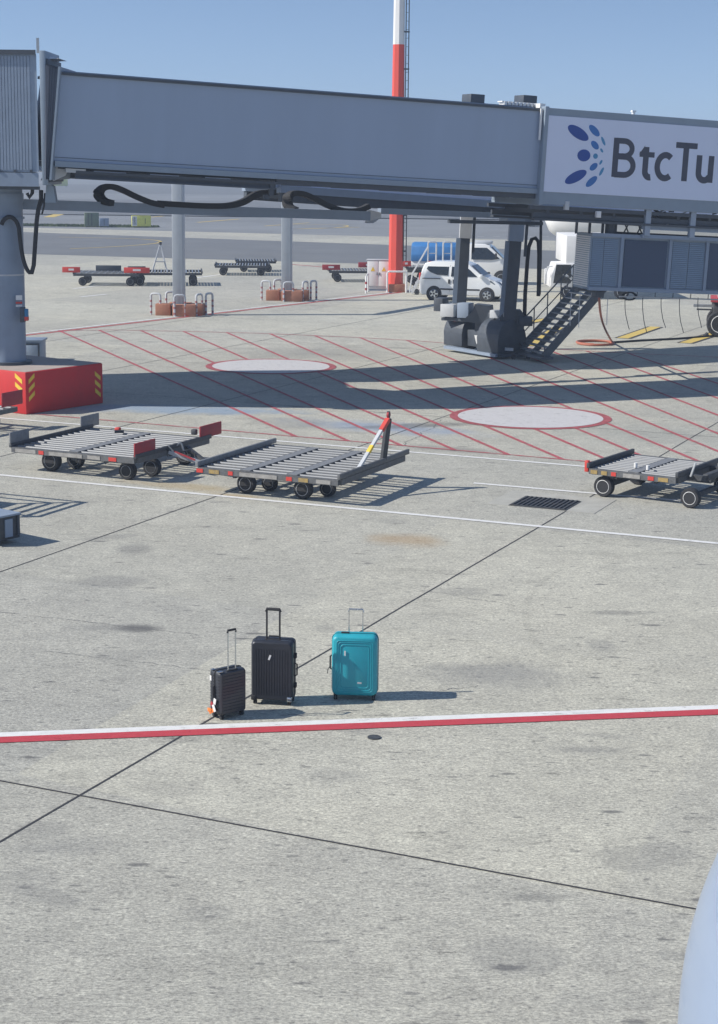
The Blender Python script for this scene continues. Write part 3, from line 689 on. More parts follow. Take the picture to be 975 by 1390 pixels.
b = MB(); k0 = AY(66, 252, 44)-rc; b.prism([k0+Vector((-.05, 0, .1)), k0+Vector((.12, 0, -.02)), k0+Vector((.18, 0, -.42)), k0+Vector((-.1, 0, -.42))], (0, .3, 0), FRAMEP); b.build('gusset', rot, smooth=False)
cx_, cy_ = CC.x-rc.x, CC.y-rc.y
b = MB(); zc = zr0-.45
b.cyl((cx_, cy_, 1.07), (cx_, cy_, zc), .47, GREYP, n=40); b.cyl((cx_, cy_, zc-.32), (cx_, cy_, zc-.10), .50, GREYP, n=40); b.cyl((cx_, cy_, 3.35), (cx_, cy_, 3.39), .475, LTG, n=40)
b.cyl((cx_, cy_, 1.07), (cx_, cy_, 1.14), .62, DARKP, n=32); b.cyl((cx_, cy_, zc-.75), (cx_, cy_, zc-.70), .51, GREYP, n=40)
cl = b.build('column', rot)
b = MB(); pts = [AY(x, y, 44.2)-rc for x, y in ((2, 305), (6, 294), (14, 290), (22, 295), (26, 310), (28, 335), (31, 358), (37, 371), (43, 371), (46, 360), (48, 330), (50, 300), (52, 285), (56, 270), (56, 258))]
pts = bez(pts[:5], 10)+bez(pts[4:9], 10)[1:]+pts[9:]
b.tube(pts, .055, BLK, 8); b.build('drooping_cable', rot)
b = MB(); b.tube([AY(x, y, 44.1)-rc for x, y in ((61, 262), (60, 280), (57, 291), (53, 290), (55, 280), (60, 270))], .025, BLK, 6); b.tube([AY(x, y, 44.1)-rc for x, y in ((45, 246), (44, 262), (40, 268), (37, 262))], .05, BLK, 6); b.build('short_cable', rot)
b = MB(); q0 = AY(31, 427, 44.3)-rc; b.box(q0, (.12, .2, .38), DARKP, bev=.01); b.box(q0+Vector((.09, 0, .0)), (.1, .16, .3), mat('socket_blue', (.04, .22, .42), .5), bev=.02); b.box(q0+Vector((.095, -.01, -.1)), (.1, .16, .1), RED); b.build('power_socket', rot)
b = MB()
for k, (py, m_) in enumerate(((404, WHT), (411, RED), (415, WHT))):
    q0 = AY(26, py, 44.36)-rc; b.box(q0, (.16, .02, .12 if k == 0 else .05), m_, rz=R(20))
b.build('warning_sticker', rot)
# switch cabinet behind the column
cb_ = thing('control_cabinet', 'grey low steel cabinet with round panels standing behind the column', 'cabinet', G(48, 489, 0.0)+Vector((-.35, 0, 0)), R(0))
b = MB(); b.box((0, 0, .32), (1.25, .8, .62), GREYP, bev=.02); b.box((0, 0, .66), (1.35, .9, .06), GREYP, bev=.01); b.build('cabinet_body', cb_)
b = MB(); b.box((.32, -.41, .33), (.5, .03, .5), DARKP, bev=.01); b.box((.32, -.43, .33), (.4, .02, .38), GREYP, bev=.06); b.build('door', cb_)
# red block
blk = thing('red_barrier_block', 'large red concrete block with yellow chevrons around the column base', 'block', G(36, 563), R(54.5))
BL, BW, BHh = 2.75, 3.2, 1.06
b = MB(); b.box((BL/2, BW/2, BHh/2), (BL, BW, BHh), BRED, bev=.03); b.build('block_body', blk)
PALE = mat('block_top', (.42, .36, .32), .8, 0, .1, 3)
b = MB(); b.box((BL/2, BW/2, BHh+.004), (BL-.08, BW-.08, .008), PALE); b.build('block_top', blk, smooth=False)
b = MB()
def chev(mb, org, ux, n_, w, h, flip):
    for k in range(3):
        mb = MB()
        z0 = .32+k*.22; pa = [(0, z0), (w, z0+(.15 if flip else -.15)), (w, z0+(.15 if flip else -.15)+.11), (0, z0+.11)]
        mb.prism([Vector(org)+Vector(ux)*u+Vector((0, 0, v_)) for u, v_ in pa], Vector(n_)*.006, YEL); mb.build('chevron_marking', blk, smooth=False)
chev(b, (.10, -.001, 0), (1, 0, 0), (0, -1, 0), .2, .7, True); chev(b, (BL-.30, -.001, 0), (1, 0, 0), (0, -1, 0), .2, .7, False)
chev(b, (-.001, .12, 0), (0, 1, 0), (-1, 0, 0), .25, .7, True)

# ============================================================ FAR ARM with its wheel bogie
YAW2 = R(29.5); A2 = Vector((-9.2, 48.6, 6.1-.05)); SL2 = math.atan(.062)
t2 = thing('boarding_bridge_arm', 'second jet bridge arm behind the near one, carried on two telescopic legs', 'jet bridge', A2, YAW2, ry=SL2)
MW2 = Matrix.Translation(A2) @ Euler((0, SL2, YAW2)).to_matrix().to_4x4(); MI2 = MW2.inverted()
def T2(px, py, y=0.0):
    o_ = MI2 @ Vector((0, 0, CAM_H)); d = MI2.to_3x3() @ ray(px, py); t = (y-o_.y)/d.y; p = o_+d*t; return Vector((p.x, y, p.z))
xo = T2(383, 254, -.1).x; zlo = T2(500, 264, -.1).z; x_b = T2(664, 270, -.1).x
b = MB(); b.box((xo/2, 1.3, .9), (xo, 2.3, 1.9), TUNW); b.build('inner_tunnel_wall', t2, smooth=False)
b = MB(); b.box((xo+8.5, 1.3, zlo+1.25), (17, 2.6, 2.35), SIGNW); b.build('outer_tunnel_wall', t2, smooth=False)
b = MB(); b.box((xo+8.5, 1.3, zlo-.02), (17.0, 2.7, .22), GREYP); b.box((xo+8.5, 1.3, zlo+2.46), (17.1, 2.75, .1), DARKP)
for yy in (.1, 2.5): b.box((xo+8.5, yy, zlo-.26), (16.9, .2, .26), DARKP)
for k in range(12): b.box((xo+.5+k*1.4, 1.3, zlo-.24), (.1, 2.4, .12), DARKP)
b.build('under_frame', t2, smooth=False)
b = MB(); b.beam(T2(690, 282, .0), T2(664, 285, .0)+Vector((-.2, 0, -.1)), .1, .12, DARKP); b.beam(T2(735, 268, .0), T2(690, 283, .0), .1, .14, DARKP)
q0 = T2(683, 268, -.3); b.build('brace', t2, smooth=False)
tag(MB().box(MW2 @ q0, (.14, .14, .18), WHT, bev=.04).build('flood_lamp'), 'small white lamp on the underside between the two jet bridge arms', 'lamp')
bgp = G(660, 478)
bog = thing('bridge_drive_bogie', 'dark grey wheel bogie with rounded tyre guards under two telescopic legs', 'wheel bogie', (0, 0, 0))
def legs(px_t, px_b, py_b, Y, w, side):
    bt = AY(px_b, py_b, Y); tp = AY(px_t, 300, Y); top = tp+(tp-bt)*.25
    b = MB(); mid = bt.lerp(tp, .80); b.beam(bt, mid, w, w, DARKP); b.beam(bt+Vector((-.16, -.02, 0)), mid+Vector((-.16, -.02, 0)), .05, w*.9, GREYP)
    l = b.build('telescopic_leg', bog, smooth=False)
    b = MB(); b.beam(mid, top, w*1.25, w*1.25, LTG if side == 0 else GREYP); b.beam(mid+Vector((w*.85, 0, -.5)), top+Vector((w*.85, 0, 0)), .09, .09, DARKP); b.build('upper_sleeve', l, smooth=False)
legs(633, 626, 415, 59.3, .32, 0); legs(702, 691, 435, 57.0, .38, 1)
# cross head on top of right leg
b = MB(); q0 = AY(700, 297, 57.0); b.box(q0, (.95, .5, .18), GREYP, rz=YAW2); b.box(q0+Vector((.0, 0, .28)), (.5, .5, .5), GREYP, rz=YAW2); b.box(q0+Vector((.6, 0, .15)), (.16, .4, .8), LTG, rz=YAW2); b.build('leg_head', bog, smooth=False)
# tyre guards
def guard(cx_, cy_, rz, w=.95, L_=1.15, H_=1.02):
    b = MB(); prof = [(-L_/2, .16), (-L_/2, H_-L_*.5)]+[(L_/2*math.cos(R(180-15*k)), H_-L_*.5+L_*.5*math.sin(R(15*k))) for k in range(1, 12)]+[(L_/2, H_-L_*.5), (L_/2, .16)]
    b.prism([(u, -w/2, v_) for u, v_ in prof], (0, w, 0), DARKP, bev=.03); o = b.build('tyre_guard', bog); o.location = (cx_, cy_, 0); o.rotation_euler = (0, 0, rz); return o
g1 = AY(632, 450, 59.3); g2 = AY(681, 455, 57.2)
rzg = R(-28)
gd1 = guard(g1.x, g1.y+.0, R(38), w=.95, L_=1.15, H_=1.2); gd2 = guard(g2.x, g2.y+.0, R(38), w=1.05, L_=1.25, H_=1.26)
for gg in (gd1, gd2):
    b = MB()
    for s_ in (-.22, .22): b.lathe([(.30, -.13), (.42, -.10), (.44, -.04), (.44, .04), (.42, .10), (.30, .13), (.08, .12), (.08, -.12)], (0, s_, .44), (0, 1, 0), BLK, 28)
    b.build('tyre', gg)
b = MB(); m0 = Vector(((g1.x+g2.x)/2, (g1.y+g2.y)/2+.1, 0)); dg = Vector((g2.x-g1.x, g2.y-g1.y, 0)); ang_ = math.atan2(dg.y, dg.x)
b.box(m0+Vector((-.05, -.15, .48)), (1.25, .2, .55), DARKP, rz=R(-52), bev=.02); b.box(m0+Vector((.1, .15, 1.28)), (1.9, .4, .22), DARKP, rz=R(-52), bev=.03); b.box(m0+Vector((.05, .1, 1.0)), (.5, .5, .8), DARKP, rz=rzg, bev=.04)
b.build('axle_housing', bog)
b = MB(); s0 = AY(606, 468, 58.8); s1 = AY(676, 484, 56.4); s0.z = .14; s1.z = .12
b.beam(s0, s1, .22, .10, GREYP); b.beam(s1, s1+Vector((.9, .35, 0)), .2, .1, DARKP); b.build('bumper_skid', bog, smooth=False)
b = MB(); q0 = AY(611, 421, 59.0); b.box(q0, (.50, .5, .42), LTG, rz=rzg, bev=.015); q1 = AY(632, 421, 58.7); b.box(q1, (.42, .45, .50), GREYP, rz=rzg, bev=.015); b.box(q0+Vector((.2, -.05, -.3)), (.9, .4, .1), DARKP, rz=rzg); b.build('motor_box', bog)
b = MB(); q0 = AY(599, 413, 59.3); b.box(q0, (.34, .5, .44), DARKP, rz=rzg, bev=.02); b.build('side_box', bog)
b = MB(); q0 = AY(650, 426, 58.2); b.prism([q0+Vector((-.55, 0, -.25)), q0+Vector((-.2, 0, .10)), q0+Vector((-.15, 0, .32)), q0+Vector((.35, -.1, .28)), q0+Vector((.38, -.1, .1)), q0+Vector((.65, -.2, .02)), q0+Vector((.75, -.2, -.45)), q0+Vector((.1, 0, -.35))], (.15, .5, 0), DARKP); b.build('swivel_bracket', bog, smooth=False)
b = MB(); q0 = AY(675, 430, 57.6); b.box(q0, (.42, .3, .44), LTG, rz=rzg, bev=.01); b.build('white_panel', bog)
b = MB(); q0 = AY(695, 436, 56.9); b.prism([q0+Vector((-.42, 0, .1)), q0+Vector((-.2, 0, .36)), q0+Vector((.3, 0, .36)), q0+Vector((.5, 0, .05)), q0+Vector((.35, 0, -.34)), q0+Vector((-.3, 0, -.22))], (0, .5, 0), DARKP); b.cyl(q0+Vector((-.18, -.06, .2)), q0+Vector((-.18, .0, .2)), .12, STEEL); b.cyl(q0+Vector((-.02, -.05, -.05)), q0+Vector((-.02, 0, -.05)), .1, DKST); b.box(q0+Vector((.45, .1, .0)), (.45, .4, .3), DARKP, bev=.02); b.build('leg_foot', bog)
b = MB(); q0 = AY(647.5, 461, 57.3); b.prism([q0+Vector((-.08, 0, .15)), q0+Vector((.08, -.10, .15)), q0+Vector((.0, -.05, -.15))], (-.012, -.012, 0), WHT); b.build('white_triangle_marker', bog, smooth=False)
b = MB(); q0 = AY(689, 474, 56.55); b.box(q0, (.42, .012, .1), LTG, rz=R(-28)); b.build('number_plate', bog, smooth=False)
b = MB(); q0 = AY(619, 434, 59.1); b.box(q0, (.2, .2, .1), RED, bev=.03); b.build('red_beacon', bog)
b = MB(); b.tube([AY(x, y, 57.2) for x, y in ((712, 437), (713, 400), (716, 355), (718, 335), (722, 325), (727, 323), (731, 328), (732, 345), (731.5, 380), (731, 402))], .065, BLK, 8)
b.tube([AY(x, y, 57.0) for x, y in ((734.5, 296), (734, 350), (732.5, 400))], .045, BLK, 6); b.tube([AY(x, y, 57) for x, y in ((693, 440), (694, 452), (700, 460), (708, 470))], .03, BLK, 6); b.tube([AY(x, y, 57.2) for x, y in ((668, 438), (672, 432), (676, 436), (673, 443))], .02, BLK, 6)
b.build('cable_hoop', bog)
# service stairs
st = thing('service_stairs', 'dark steel service stairs with open treads rising beside the wheel bogie', 'stairs')
sb = [AY(706, 475, 57.1), AY(722, 481, 56.2), AY(739, 484, 55.4)]; tp_ = [AY(779, 396, 58.3), AY(800, 396, 57.4), AY(816, 396, 56.6)]
for k in range(3):
    b = MB(); ext = (tp_[k]-sb[k])*.10; b.beam(sb[k], tp_[k]+ext, .07, .26 if k != 1 else .18, STAIR); b.build('stringer', st, smooth=False)
for k in range(12):
    t = (k+.5)/12; a_ = sb[0].lerp(tp_[0], t); c_ = sb[2].lerp(tp_[2], t); b = MB(); dvec = c_-a_; m_ = (a_+c_)/2
    b.box(m_, (dvec.length, .24, .035), STEEL, rz=math.atan2(dvec.y, dvec.x)); b.build('tread', st, smooth=False)
for k, hh in ((0, .92),):
    b = MB(); up = Vector((0, 0, hh)); b.tube([sb[k]+Vector((-.1, 0, .0)), sb[k]+up*.9, tp_[k]+up], .024, STAIR, 8) if False else None
    A_, B_ = sb[k]+up, tp_[k]+up; b.tube([A_+Vector((-.5, -.2, -.45)), A_, B_], .026, STAIR, 8); b.tube([A_+Vector((0, 0, -.45)), B_+Vector((0, 0, -.45))], .02, STAIR, 8)
    for t in (.02, .25, .5, .75, .98):
        c_ = sb[k].lerp(tp_[k], t); b.cyl(c_, c_+up, .02, STAIR, n=8)
    b.build('handrail', st)
b = MB(); up = Vector((0, 0, .92)); b.tube([sb[2]+up*.0+Vector((0, 0, .1)), sb[2]+up*.35, ], .02, STAIR, 6)
b.box((sb[0]+sb[2])/2+Vector((.05, -.05, -.06)), (1.9, .5, .08), STAIR, rz=math.atan2((sb[2]-sb[0]).y, (sb[2]-sb[0]).x), bev=.01)
b.build('base_frame', st)
for k, px in enumerate((697, 717, 735)):
    b = MB(); p = G(px, 488); b.lathe([(.02, -.03), (.07, -.03), (.08, 0), (.07, .03), (.02, .03)], (p.x, p.y, .08), (0, 1, 0), BLK, 16); b.build('caster_wheel', st)
# orange hose
b = MB(); pA = AY(813.5, 405, 49.5); hz = G(831, 466)
pts = [pA.lerp(hz+Vector((0, 0, .05)), t/8)+Vector((-.12*math.sin(t/8*3.14), 0, 0)) for t in range(9)]
c0 = G(808, 467); rng = []
for a in range(72):
    an = a*.24; r_ = .62+.04*math.sin(a*.5); rng.append((c0.x+r_*math.cos(an), c0.y+r_*1.2*math.sin(an), .04+.012*(a//26)))
b.tube(pts+rng, .036, HOSE, 8)
hs = b.build('coiled_hose'); tag(hs, 'orange-red hose hanging from the louvred unit and lying coiled on the concrete', 'hose')
b = MB(); b.tube([G(832, 466)+Vector((0, 0, .03)), G(870, 463.5)+Vector((0, 0, .03)), G(920, 461)+Vector((0, 0, .03)), G(965, 457.5)+Vector((0, 0, .03)), G(1010, 454)+Vector((0, 0, .03))], .045, BLK, 8)  # black tube on the ground drawn in place of the hose's cast shadow
tag(b.build('hose_shadow_tube'), 'hose shadow modelled as a black tube lying straight across the concrete towards the big tyre', 'shadow line')

# ============================================================ POLES AND MAST
def pole(base, top, w, label, guards):
    p = thing('steel_pole', label, 'pole', base, 0, 'grey steel poles in block footings')
    b = MB(); b.box((0, 0, top/2), (w, w*.8, top), STEELB, bev=.03); b.box((w*.28, -w*.4-.01, top/2), (.03, .03, top), STEELB); b.build('shaft', p)
    b = MB(); b.box((0, 0, .42), (.62, .62, .04), STEEL); 
    for sx_ in (-1, 1): b.prism([(sx_*.1, -.02, .44), (sx_*.3, -.02, .44), (sx_*.12, -.02, .85)], (0, .04, 0), STEEL)
    b.build('base_plate', p, smooth=False)
    for k, (x_, y_, w_) in enumerate(((-.62, -.15, .62), (.28, -.6, .95), (.72, .05, .60), (0, .5, .9))):
        b = MB(); b.box((x_, y_, .24), (w_, .5, .48), TERR, rz=R(random.uniform(-6, 6)), bev=.02); b.build('footing_block', p)
    for k, (x_, y_, dx, dy) in enumerate(guards):
        b = MB(); h = .88; L_ = .42
        q = [(x_, y_, 0), (x_, y_, h-.1), (x_+dx*.03, y_+dy*.03, h-.03), (x_+dx*.1, y_+dy*.1, h), (x_+dx*(L_-.1), y_+dy*(L_-.1), h), (x_+dx*(L_-.03), y_+dy*(L_-.03), h-.03), (x_+dx*L_, y_+dy*L_, h-.1), (x_+dx*L_, y_+dy*L_, 0)]
        b.tube(q[:], .047, LTG, 10)
        for z_ in (.12, .36, .58):
            b.cyl((x_, y_, z_-.045), (x_, y_, z_+.045), .0485, FADR, n=10); b.cyl((x_+dx*L_, y_+dy*L_, z_-.045), (x_+dx*L_, y_+dy*L_, z_+.045), .0485, FADR, n=10)
        b.build('guard_rail', p)
    return p
FADR = mat('faded_band_red', (.36, .13, .13), .7, 0, .2, 20)
STEELB = mat('pole_galvanised', (.42, .46, .50), .5, .25, .06, 2)
gl = [(-1.15, -.1, .95, -.3), (-.62, .75, .8, .3), (-.1, -.85, 1.0, .1), (.75, -.45, .5, .87), (1.1, .1, .6, .6)]
pb1, pb2 = G(243.5, 427.5), G(389.5, 407.5)
pole(pb1, 6.4, .50, 'left-hand pale steel pole standing in terracotta blocks and bent guard rails', gl)
pole(pb2, 6.4, .50, 'pale steel pole in terracotta blocks, between the other pole and the red mast', gl)
tb = MB(); tb.beam(pb1+Vector((0, 0, 6.5)), pb2+Vector((0, 0, 6.5)), .3, .28, STEELB); tag(tb.build('gantry_beam', smooth=False), 'pale steel beam joining the tops of the two steel poles behind the bridge', 'beam')
mb_ = G(537, 396)
mast = thing('floodlight_mast', 'tall octagonal mast painted red below and white above with a ladder', 'mast', mb_)
def oct_(mb, z0, z1, r0, r1, m): mb.cyl((0, 0, z0), (0, 0, z1), r0, m, r1, n=8)
rz_ = lambda z: .37-.0075*z
b = MB(); oct_(b, 0, 11.9, rz_(0), rz_(11.9), MASTR); o = b.build('red_shaft', mast, angle=10)
b = MB(); oct_(b, 11.9, 26, rz_(11.9), rz_(26), WHT); b.build('white_shaft', mast, angle=10)
b = MB()
for dx, m_ in ((.36, DKST), (.50, DKST)): b.beam((dx, -.05, 1.5), (dx-.05, -.05, 26), .05, .05, m_)
for k in range(60): z_ = 1.8+k*.4; b.beam((.34, -.05, z_), (.50, -.05, z_), .02, .02, DKST)
for k in range(14): z_ = 2+k*1.75; b.beam((.2, -.05, z_), (.52, -.05, z_), .06, .07, DKST)
b.build('ladder', mast, smooth=False)
b = MB(); b.tube([(-.42, -.45, 0), (-.42, -.45, .95), (-.35, -.45, 1.02), (.45, -.45, 1.02), (.52, -.45, .95), (.52, -.45, 0)], .05, WHT, 8); b.build('guard_rail', mast)
b = MB(); b.box((.05, -.15, .2), (.8, .6, .4), TERR, bev=.02); b.build('footing_block', mast)
gb = G(600, 397)
# white twin cabinet
cbp = G(513.5, 395)
cab = thing('electrical_cabinet', 'white two-door electrical cabinet with yellow warning triangles beside the mast', 'cabinet', cbp, R(-5))
b = MB(); b.box((0, .25, .80), (1.12, .5, 1.40), LTG, bev=.015); b.box((0, .25, 1.53), (1.2, .58, .05), LTG, bev=.01); b.box((0, .25, .08), (1.12, .46, .16), GREYP); b.build('cabinet_body', cab)
for sx_ in (-1, 1):
    b = MB(); b.box((sx_*.275, -.012, .86), (.52, .03, 1.22), WHT, bev=.006); d_ = b.build('door', cab)
    b = MB(); b.prism([(sx_*.275-.11, -.03, .98), (sx_*.275+.11, -.03, .98), (sx_*.275, -.03, 1.2)], (0, -.005, 0), YEL); b.build('warning_triangle', d_, smooth=False)
    b = MB(); b.box((sx_*.06, -.035, .85), (.03, .03, .14), DKST); b.build('handle', d_)
# beige guard rail left of the cabinet
b = MB(); q = G(497, 398); b.tube([q, q+Vector((0, 0, .8)), q+Vector((.05, 0, .9)), q+Vector((.1, .8, .9)), q+Vector((.1, .9, 0))], .05, WHT, 8)
for z_ in (.2, .5): b.cyl(q+Vector((0, 0, z_-.06)), q+Vector((0, 0, z_+.06)), .053, DRED, n=8)
tag(b.build('guard_rail'), 'bent white guard rail with red bands left of the white electrical cabinet', 'guard rail')

# ============================================================ SUITCASES
def rrect(w, h, r, n=6):
    out = []
    for cx_, cz_, a0 in ((w/2-r, h/2-r, 0), (-w/2+r, h/2-r, 90), (-w/2+r, -h/2+r, 180), (w/2-r, -h/2+r, 270)):
        for k in range(n+1): a = R(a0+90*k/n); out.append((cx_+r*math.cos(a), cz_+r*math.sin(a)))
    return out
def shell(mb, w, h, d, r, zc, m, crown=.03):
    """rounded case: lofted rounded rectangles through the depth"""
    lay = [(-d/2, crown*1.3), (-d/2+.012, crown*.55), (-d/2+.035, crown*.12), (-d/2+.06, 0), (d/2-.06, 0), (d/2-.035, crown*.12), (d/2-.012, crown*.55), (d/2, crown*1.3)]
    i = mb.mi(m); rings = []
    for y, ins in lay:
        rings.append([mb.bm.verts.new((x, y, zc+z)) for x, z in rrect(w-2*ins, h-2*ins, max(.01, r-ins*.5))])
    for a, b in zip(rings, rings[1:]):
        n = len(a)
        for k in range(n):
            f = mb.bm.faces.new((a[k], a[(k+1) % n], b[(k+1) % n], b[k])); f.material_index = i
    for rg in (rings[0], rings[-1]): mb.bm.faces.new(rg).material_index = i
def case_wheels(t, w, d, wh=.055):
    for sx_ in (-1, 1):
        for sy_ in (-1, 1):
            b = MB(); x_, y_ = sx_*(w/2-.045), sy_*(d/2-.045)
            b.box((x_, y_, wh+.012), (.05, .05, .03), BLK, bev=.01)
            for o_ in (-.012, .012): b.lathe([(.008, -.008), (.024, -.008), (.027, 0), (.024, .008), (.008, .008)], (x_+o_, y_, .027), (1, 0, 0), BLK, 16)
            b.build('wheel', t)
def ringbar(mb, w, h, r, zc, y, tk, m):
    pts = [(x, y, zc+z) for x, z in rrect(w, h, r)]; mb.tube(pts+[pts[0]], tk, m, 6)
def trolley(t, w, zt_, h, y, m, mg, r=.010, rake=0):
    b = MB()
    for s_ in (-1, 1): b.cyl((s_*w/2, y, zt_-.02), (s_*w/2, y+rake, zt_+h), r, m, n=10)
    hd = b.build('trolley_handle', t)
    b = MB(); b.tube([(-w/2-.005, y+rake, zt_+h-.03), (-w/2, y+rake, zt_+h), (w/2, y+rake, zt_+h), (w/2+.005, y+rake, zt_+h-.03)], r*1.7, mg, 8); b.build('grip', hd)
# teal
p = G(479.5, 951.5)
tc_ = thing('suitcase', 'large teal hard-shell suitcase with short silver handle, rightmost of the three', 'suitcase', (p.x+.02, p.y+.14, 0), R(-3), 'suitcases left on the apron')
w, h, d = .54, .735, .27; zc = .055+h/2
b = MB(); shell(b, w, h, d, .065, zc, TEAL, .022); b.build('shell', tc_)
b = MB()
for ins in (.055, .075, .105): ringbar(b, w-2*ins, h-2*ins, .04, zc-.0, -d/2-.001, .0042, TEAL)
ringbar(b, w+.004, h+.004, .066, zc, 0, .008, TEALD)
b.build('ribs', tc_)
b = MB(); b.tube([(-w/2, .03, zc+.09), (-w/2-.03, .03, zc+.075), (-w/2-.03, .03, zc-.075), (-w/2, .03, zc-.09)], .010, BLK, 8); b.build('side_handle', tc_)
b = MB(); b.box((-.12, 0, zc+h/2+.008), (.10, .03, .02), BLK, bev=.006); b.build('lock', tc_)
b = MB(); b.box((-.115, -d/2-.006, zc+.16), (.018, .004, .06), WHT); b.build('sticker', tc_); b = MB(); b.box((.06, -d/2-.004, zc-.20), (.05, .004, .02), LTG); b.build('sticker', tc_)
b = MB(); b.tube([(-w/2-.02, -.02, zc-.02), (-w/2-.05, -.05, zc-.06), (-w/2-.06, -.05, zc-.12)], .004, BLK, 5); b.build('strap_end', tc_)
case_wheels(tc_, w, d); trolley(tc_, .165, .055+h, .27, .09, CHROME, CHROME, .007)
# black large
p = G(371, 957.5)
bc = thing('suitcase', 'large black upright suitcase with vertical ribs and tall black handle, middle of the three', 'suitcase', (p.x, p.y+.13, 0), R(-9), 'suitcases left on the apron')
w, h, d = .50, .72, .27; zc = .055+h/2
b = MB(); shell(b, w, h, d, .05, zc, CASEM, .018); b.build('shell', bc)
b = MB()
for k in range(13): x_ = -.19+k*.0317; b.cyl((x_, -d/2-.001, zc-h/2+.07), (x_, -d/2-.001, zc+h/2-.09), .0042, CASEM, n=6)
for k in range(13): x_ = -.19+k*.0317; b.cyl((x_, d/2, zc-h/2+.05), (x_, d/2, zc+h/2-.07), .0042, CASEM, n=6)
for yy in (-.008, .008): ringbar(b, w+.002, h+.002, .05, zc, yy, .006, CASEB)
b.build('ribs', bc)
b = MB()
for z_ in (zc+.17, zc-.19): b.box((w/2+.012, 0, z_), (.028, .05, .06), BLK, bev=.006)
b.build('latch', bc)
b = MB(); b.tube([(w/2, -.0, zc+.08), (w/2+.03, 0, zc+.065), (w/2+.03, 0, zc-.065), (w/2, 0, zc-.08)], .009, BLK, 8); b.build('carry_handle', bc); b = MB(); b.tube([(-.07, .03, zc+h/2), (-.06, .03, zc+h/2+.025), (.06, .03, zc+h/2+.025), (.07, .03, zc+h/2)], .009, BLK, 8); b.build('carry_handle', bc)
b = MB(); b.box((-.02, -d/2-.008, zc+.17), (.022, .004, .062), WHT, ry=R(20)); b.build('sticker', bc)
b = MB()
for s_ in (-1, 1): b.box((s_*(w/2-.035), -d/2+.01, .085), (.06, .05, .06), CHROME if s_ > 0 else BLK, bev=.012)
b.build('corner_guard', bc)
case_wheels(bc, w, d); trolley(bc, .155, .055+h, .365, -.03, BLK, BLK, .011)
b = MB(); b.box((0, -.03, .055+h), (.20, .05, .012), BLK, bev=.004); b.box((-.14, -.04, .055+h-.002), (.10, .10, .01), CASEB, bev=.003); b.box((.14, -.04, .055+h-.002), (.10, .10, .01), CASEB, bev=.003); b.build('top_plate', bc)
# black cabin
p = G(300, 978.5)
sc_ = thing('suitcase', 'small black ribbed cabin suitcase with orange tag, leftmost of the three', 'suitcase', (0, 0, 0), R(40), 'suitcases left on the apron')
w, h, d = .37, .52, .225; ca, sa = math.cos(R(40)), math.sin(R(40))
# front-left bottom corner at p
lx, ly = -w/2+.01, -d/2+.01
sc_.location = (p.x-(lx*ca-ly*sa), p.y-(lx*sa+ly*ca), 0)
zc = .05+h/2
b = MB(); shell(b, w, h, d, .04, zc, CASEB, .016); b.build('shell', sc_)
b = MB()
for k in range(12):
    z_ = zc-h/2+.06+k*.0365; pts = []
    for yy, hw in ((-d/2-.001, w/2-.03),):
        b.cyl((-hw, yy, z_), (hw, yy, z_), .0055, CASEB, n=6); b.cyl((-hw, -yy, z_), (hw, -yy, z_), .0055, CASEB, n=6)
    for s_ in (-1, 1):
        for y0_, y1_ in ((-d/2+.03, -.02), (.02, d/2-.03)): b.cyl((s_*(w/2+.001), y0_, z_), (s_*(w/2+.001), y1_, z_), .0055, CASEB, n=6)
ringbar(b, w+.004, h+.004, .042, zc, 0, .009, BLK); b.build('ribs', sc_)
b = MB(); b.tube([(-w/2, 0, zc+.09), (-w/2-.025, 0, zc+.075), (-w/2-.025, 0, zc-.06), (-w/2, 0, zc-.075)], .009, BLK, 8); b.build('side_handle', sc_)
b = MB(); b.box((-w/2-.004, .075, zc+.16), (.005, .03, .06), WHT); b.box((-w/2+.02, -.07, zc+h/2+.002), (.06, .05, .006), CHROME); b.box((-w/2+.02, .06, zc+h/2+.002), (.05, .05, .006), CHROME); b.build('sticker', sc_)
b = MB()
for (y_, z_, rx_, m_, ln_) in ((-.035, zc-.09, 12, WHT, .07), (-.03, zc-.17, -28, WHT, .085), (.03, zc-.22, 60, ORNG, .10), (.06, zc-.21, 80, ORNG, .07), (.02, zc-.13, 30, DRED, .05)):
    b.box((-w/2-.025-random.random()*.01, y_, z_), (.006, .045, ln_), m_, rx=R(rx_), bev=.002)
b.build('luggage_tag', sc_)
case_wheels(sc_, w, d, .05); trolley(sc_, .105, .05+h, .47, -.075, CHROME, BLK, .008)
b = MB(); b.box((0, -.075, .05+h), (.15, .04, .01), BLK, bev=.003); b.build('top_plate', sc_)

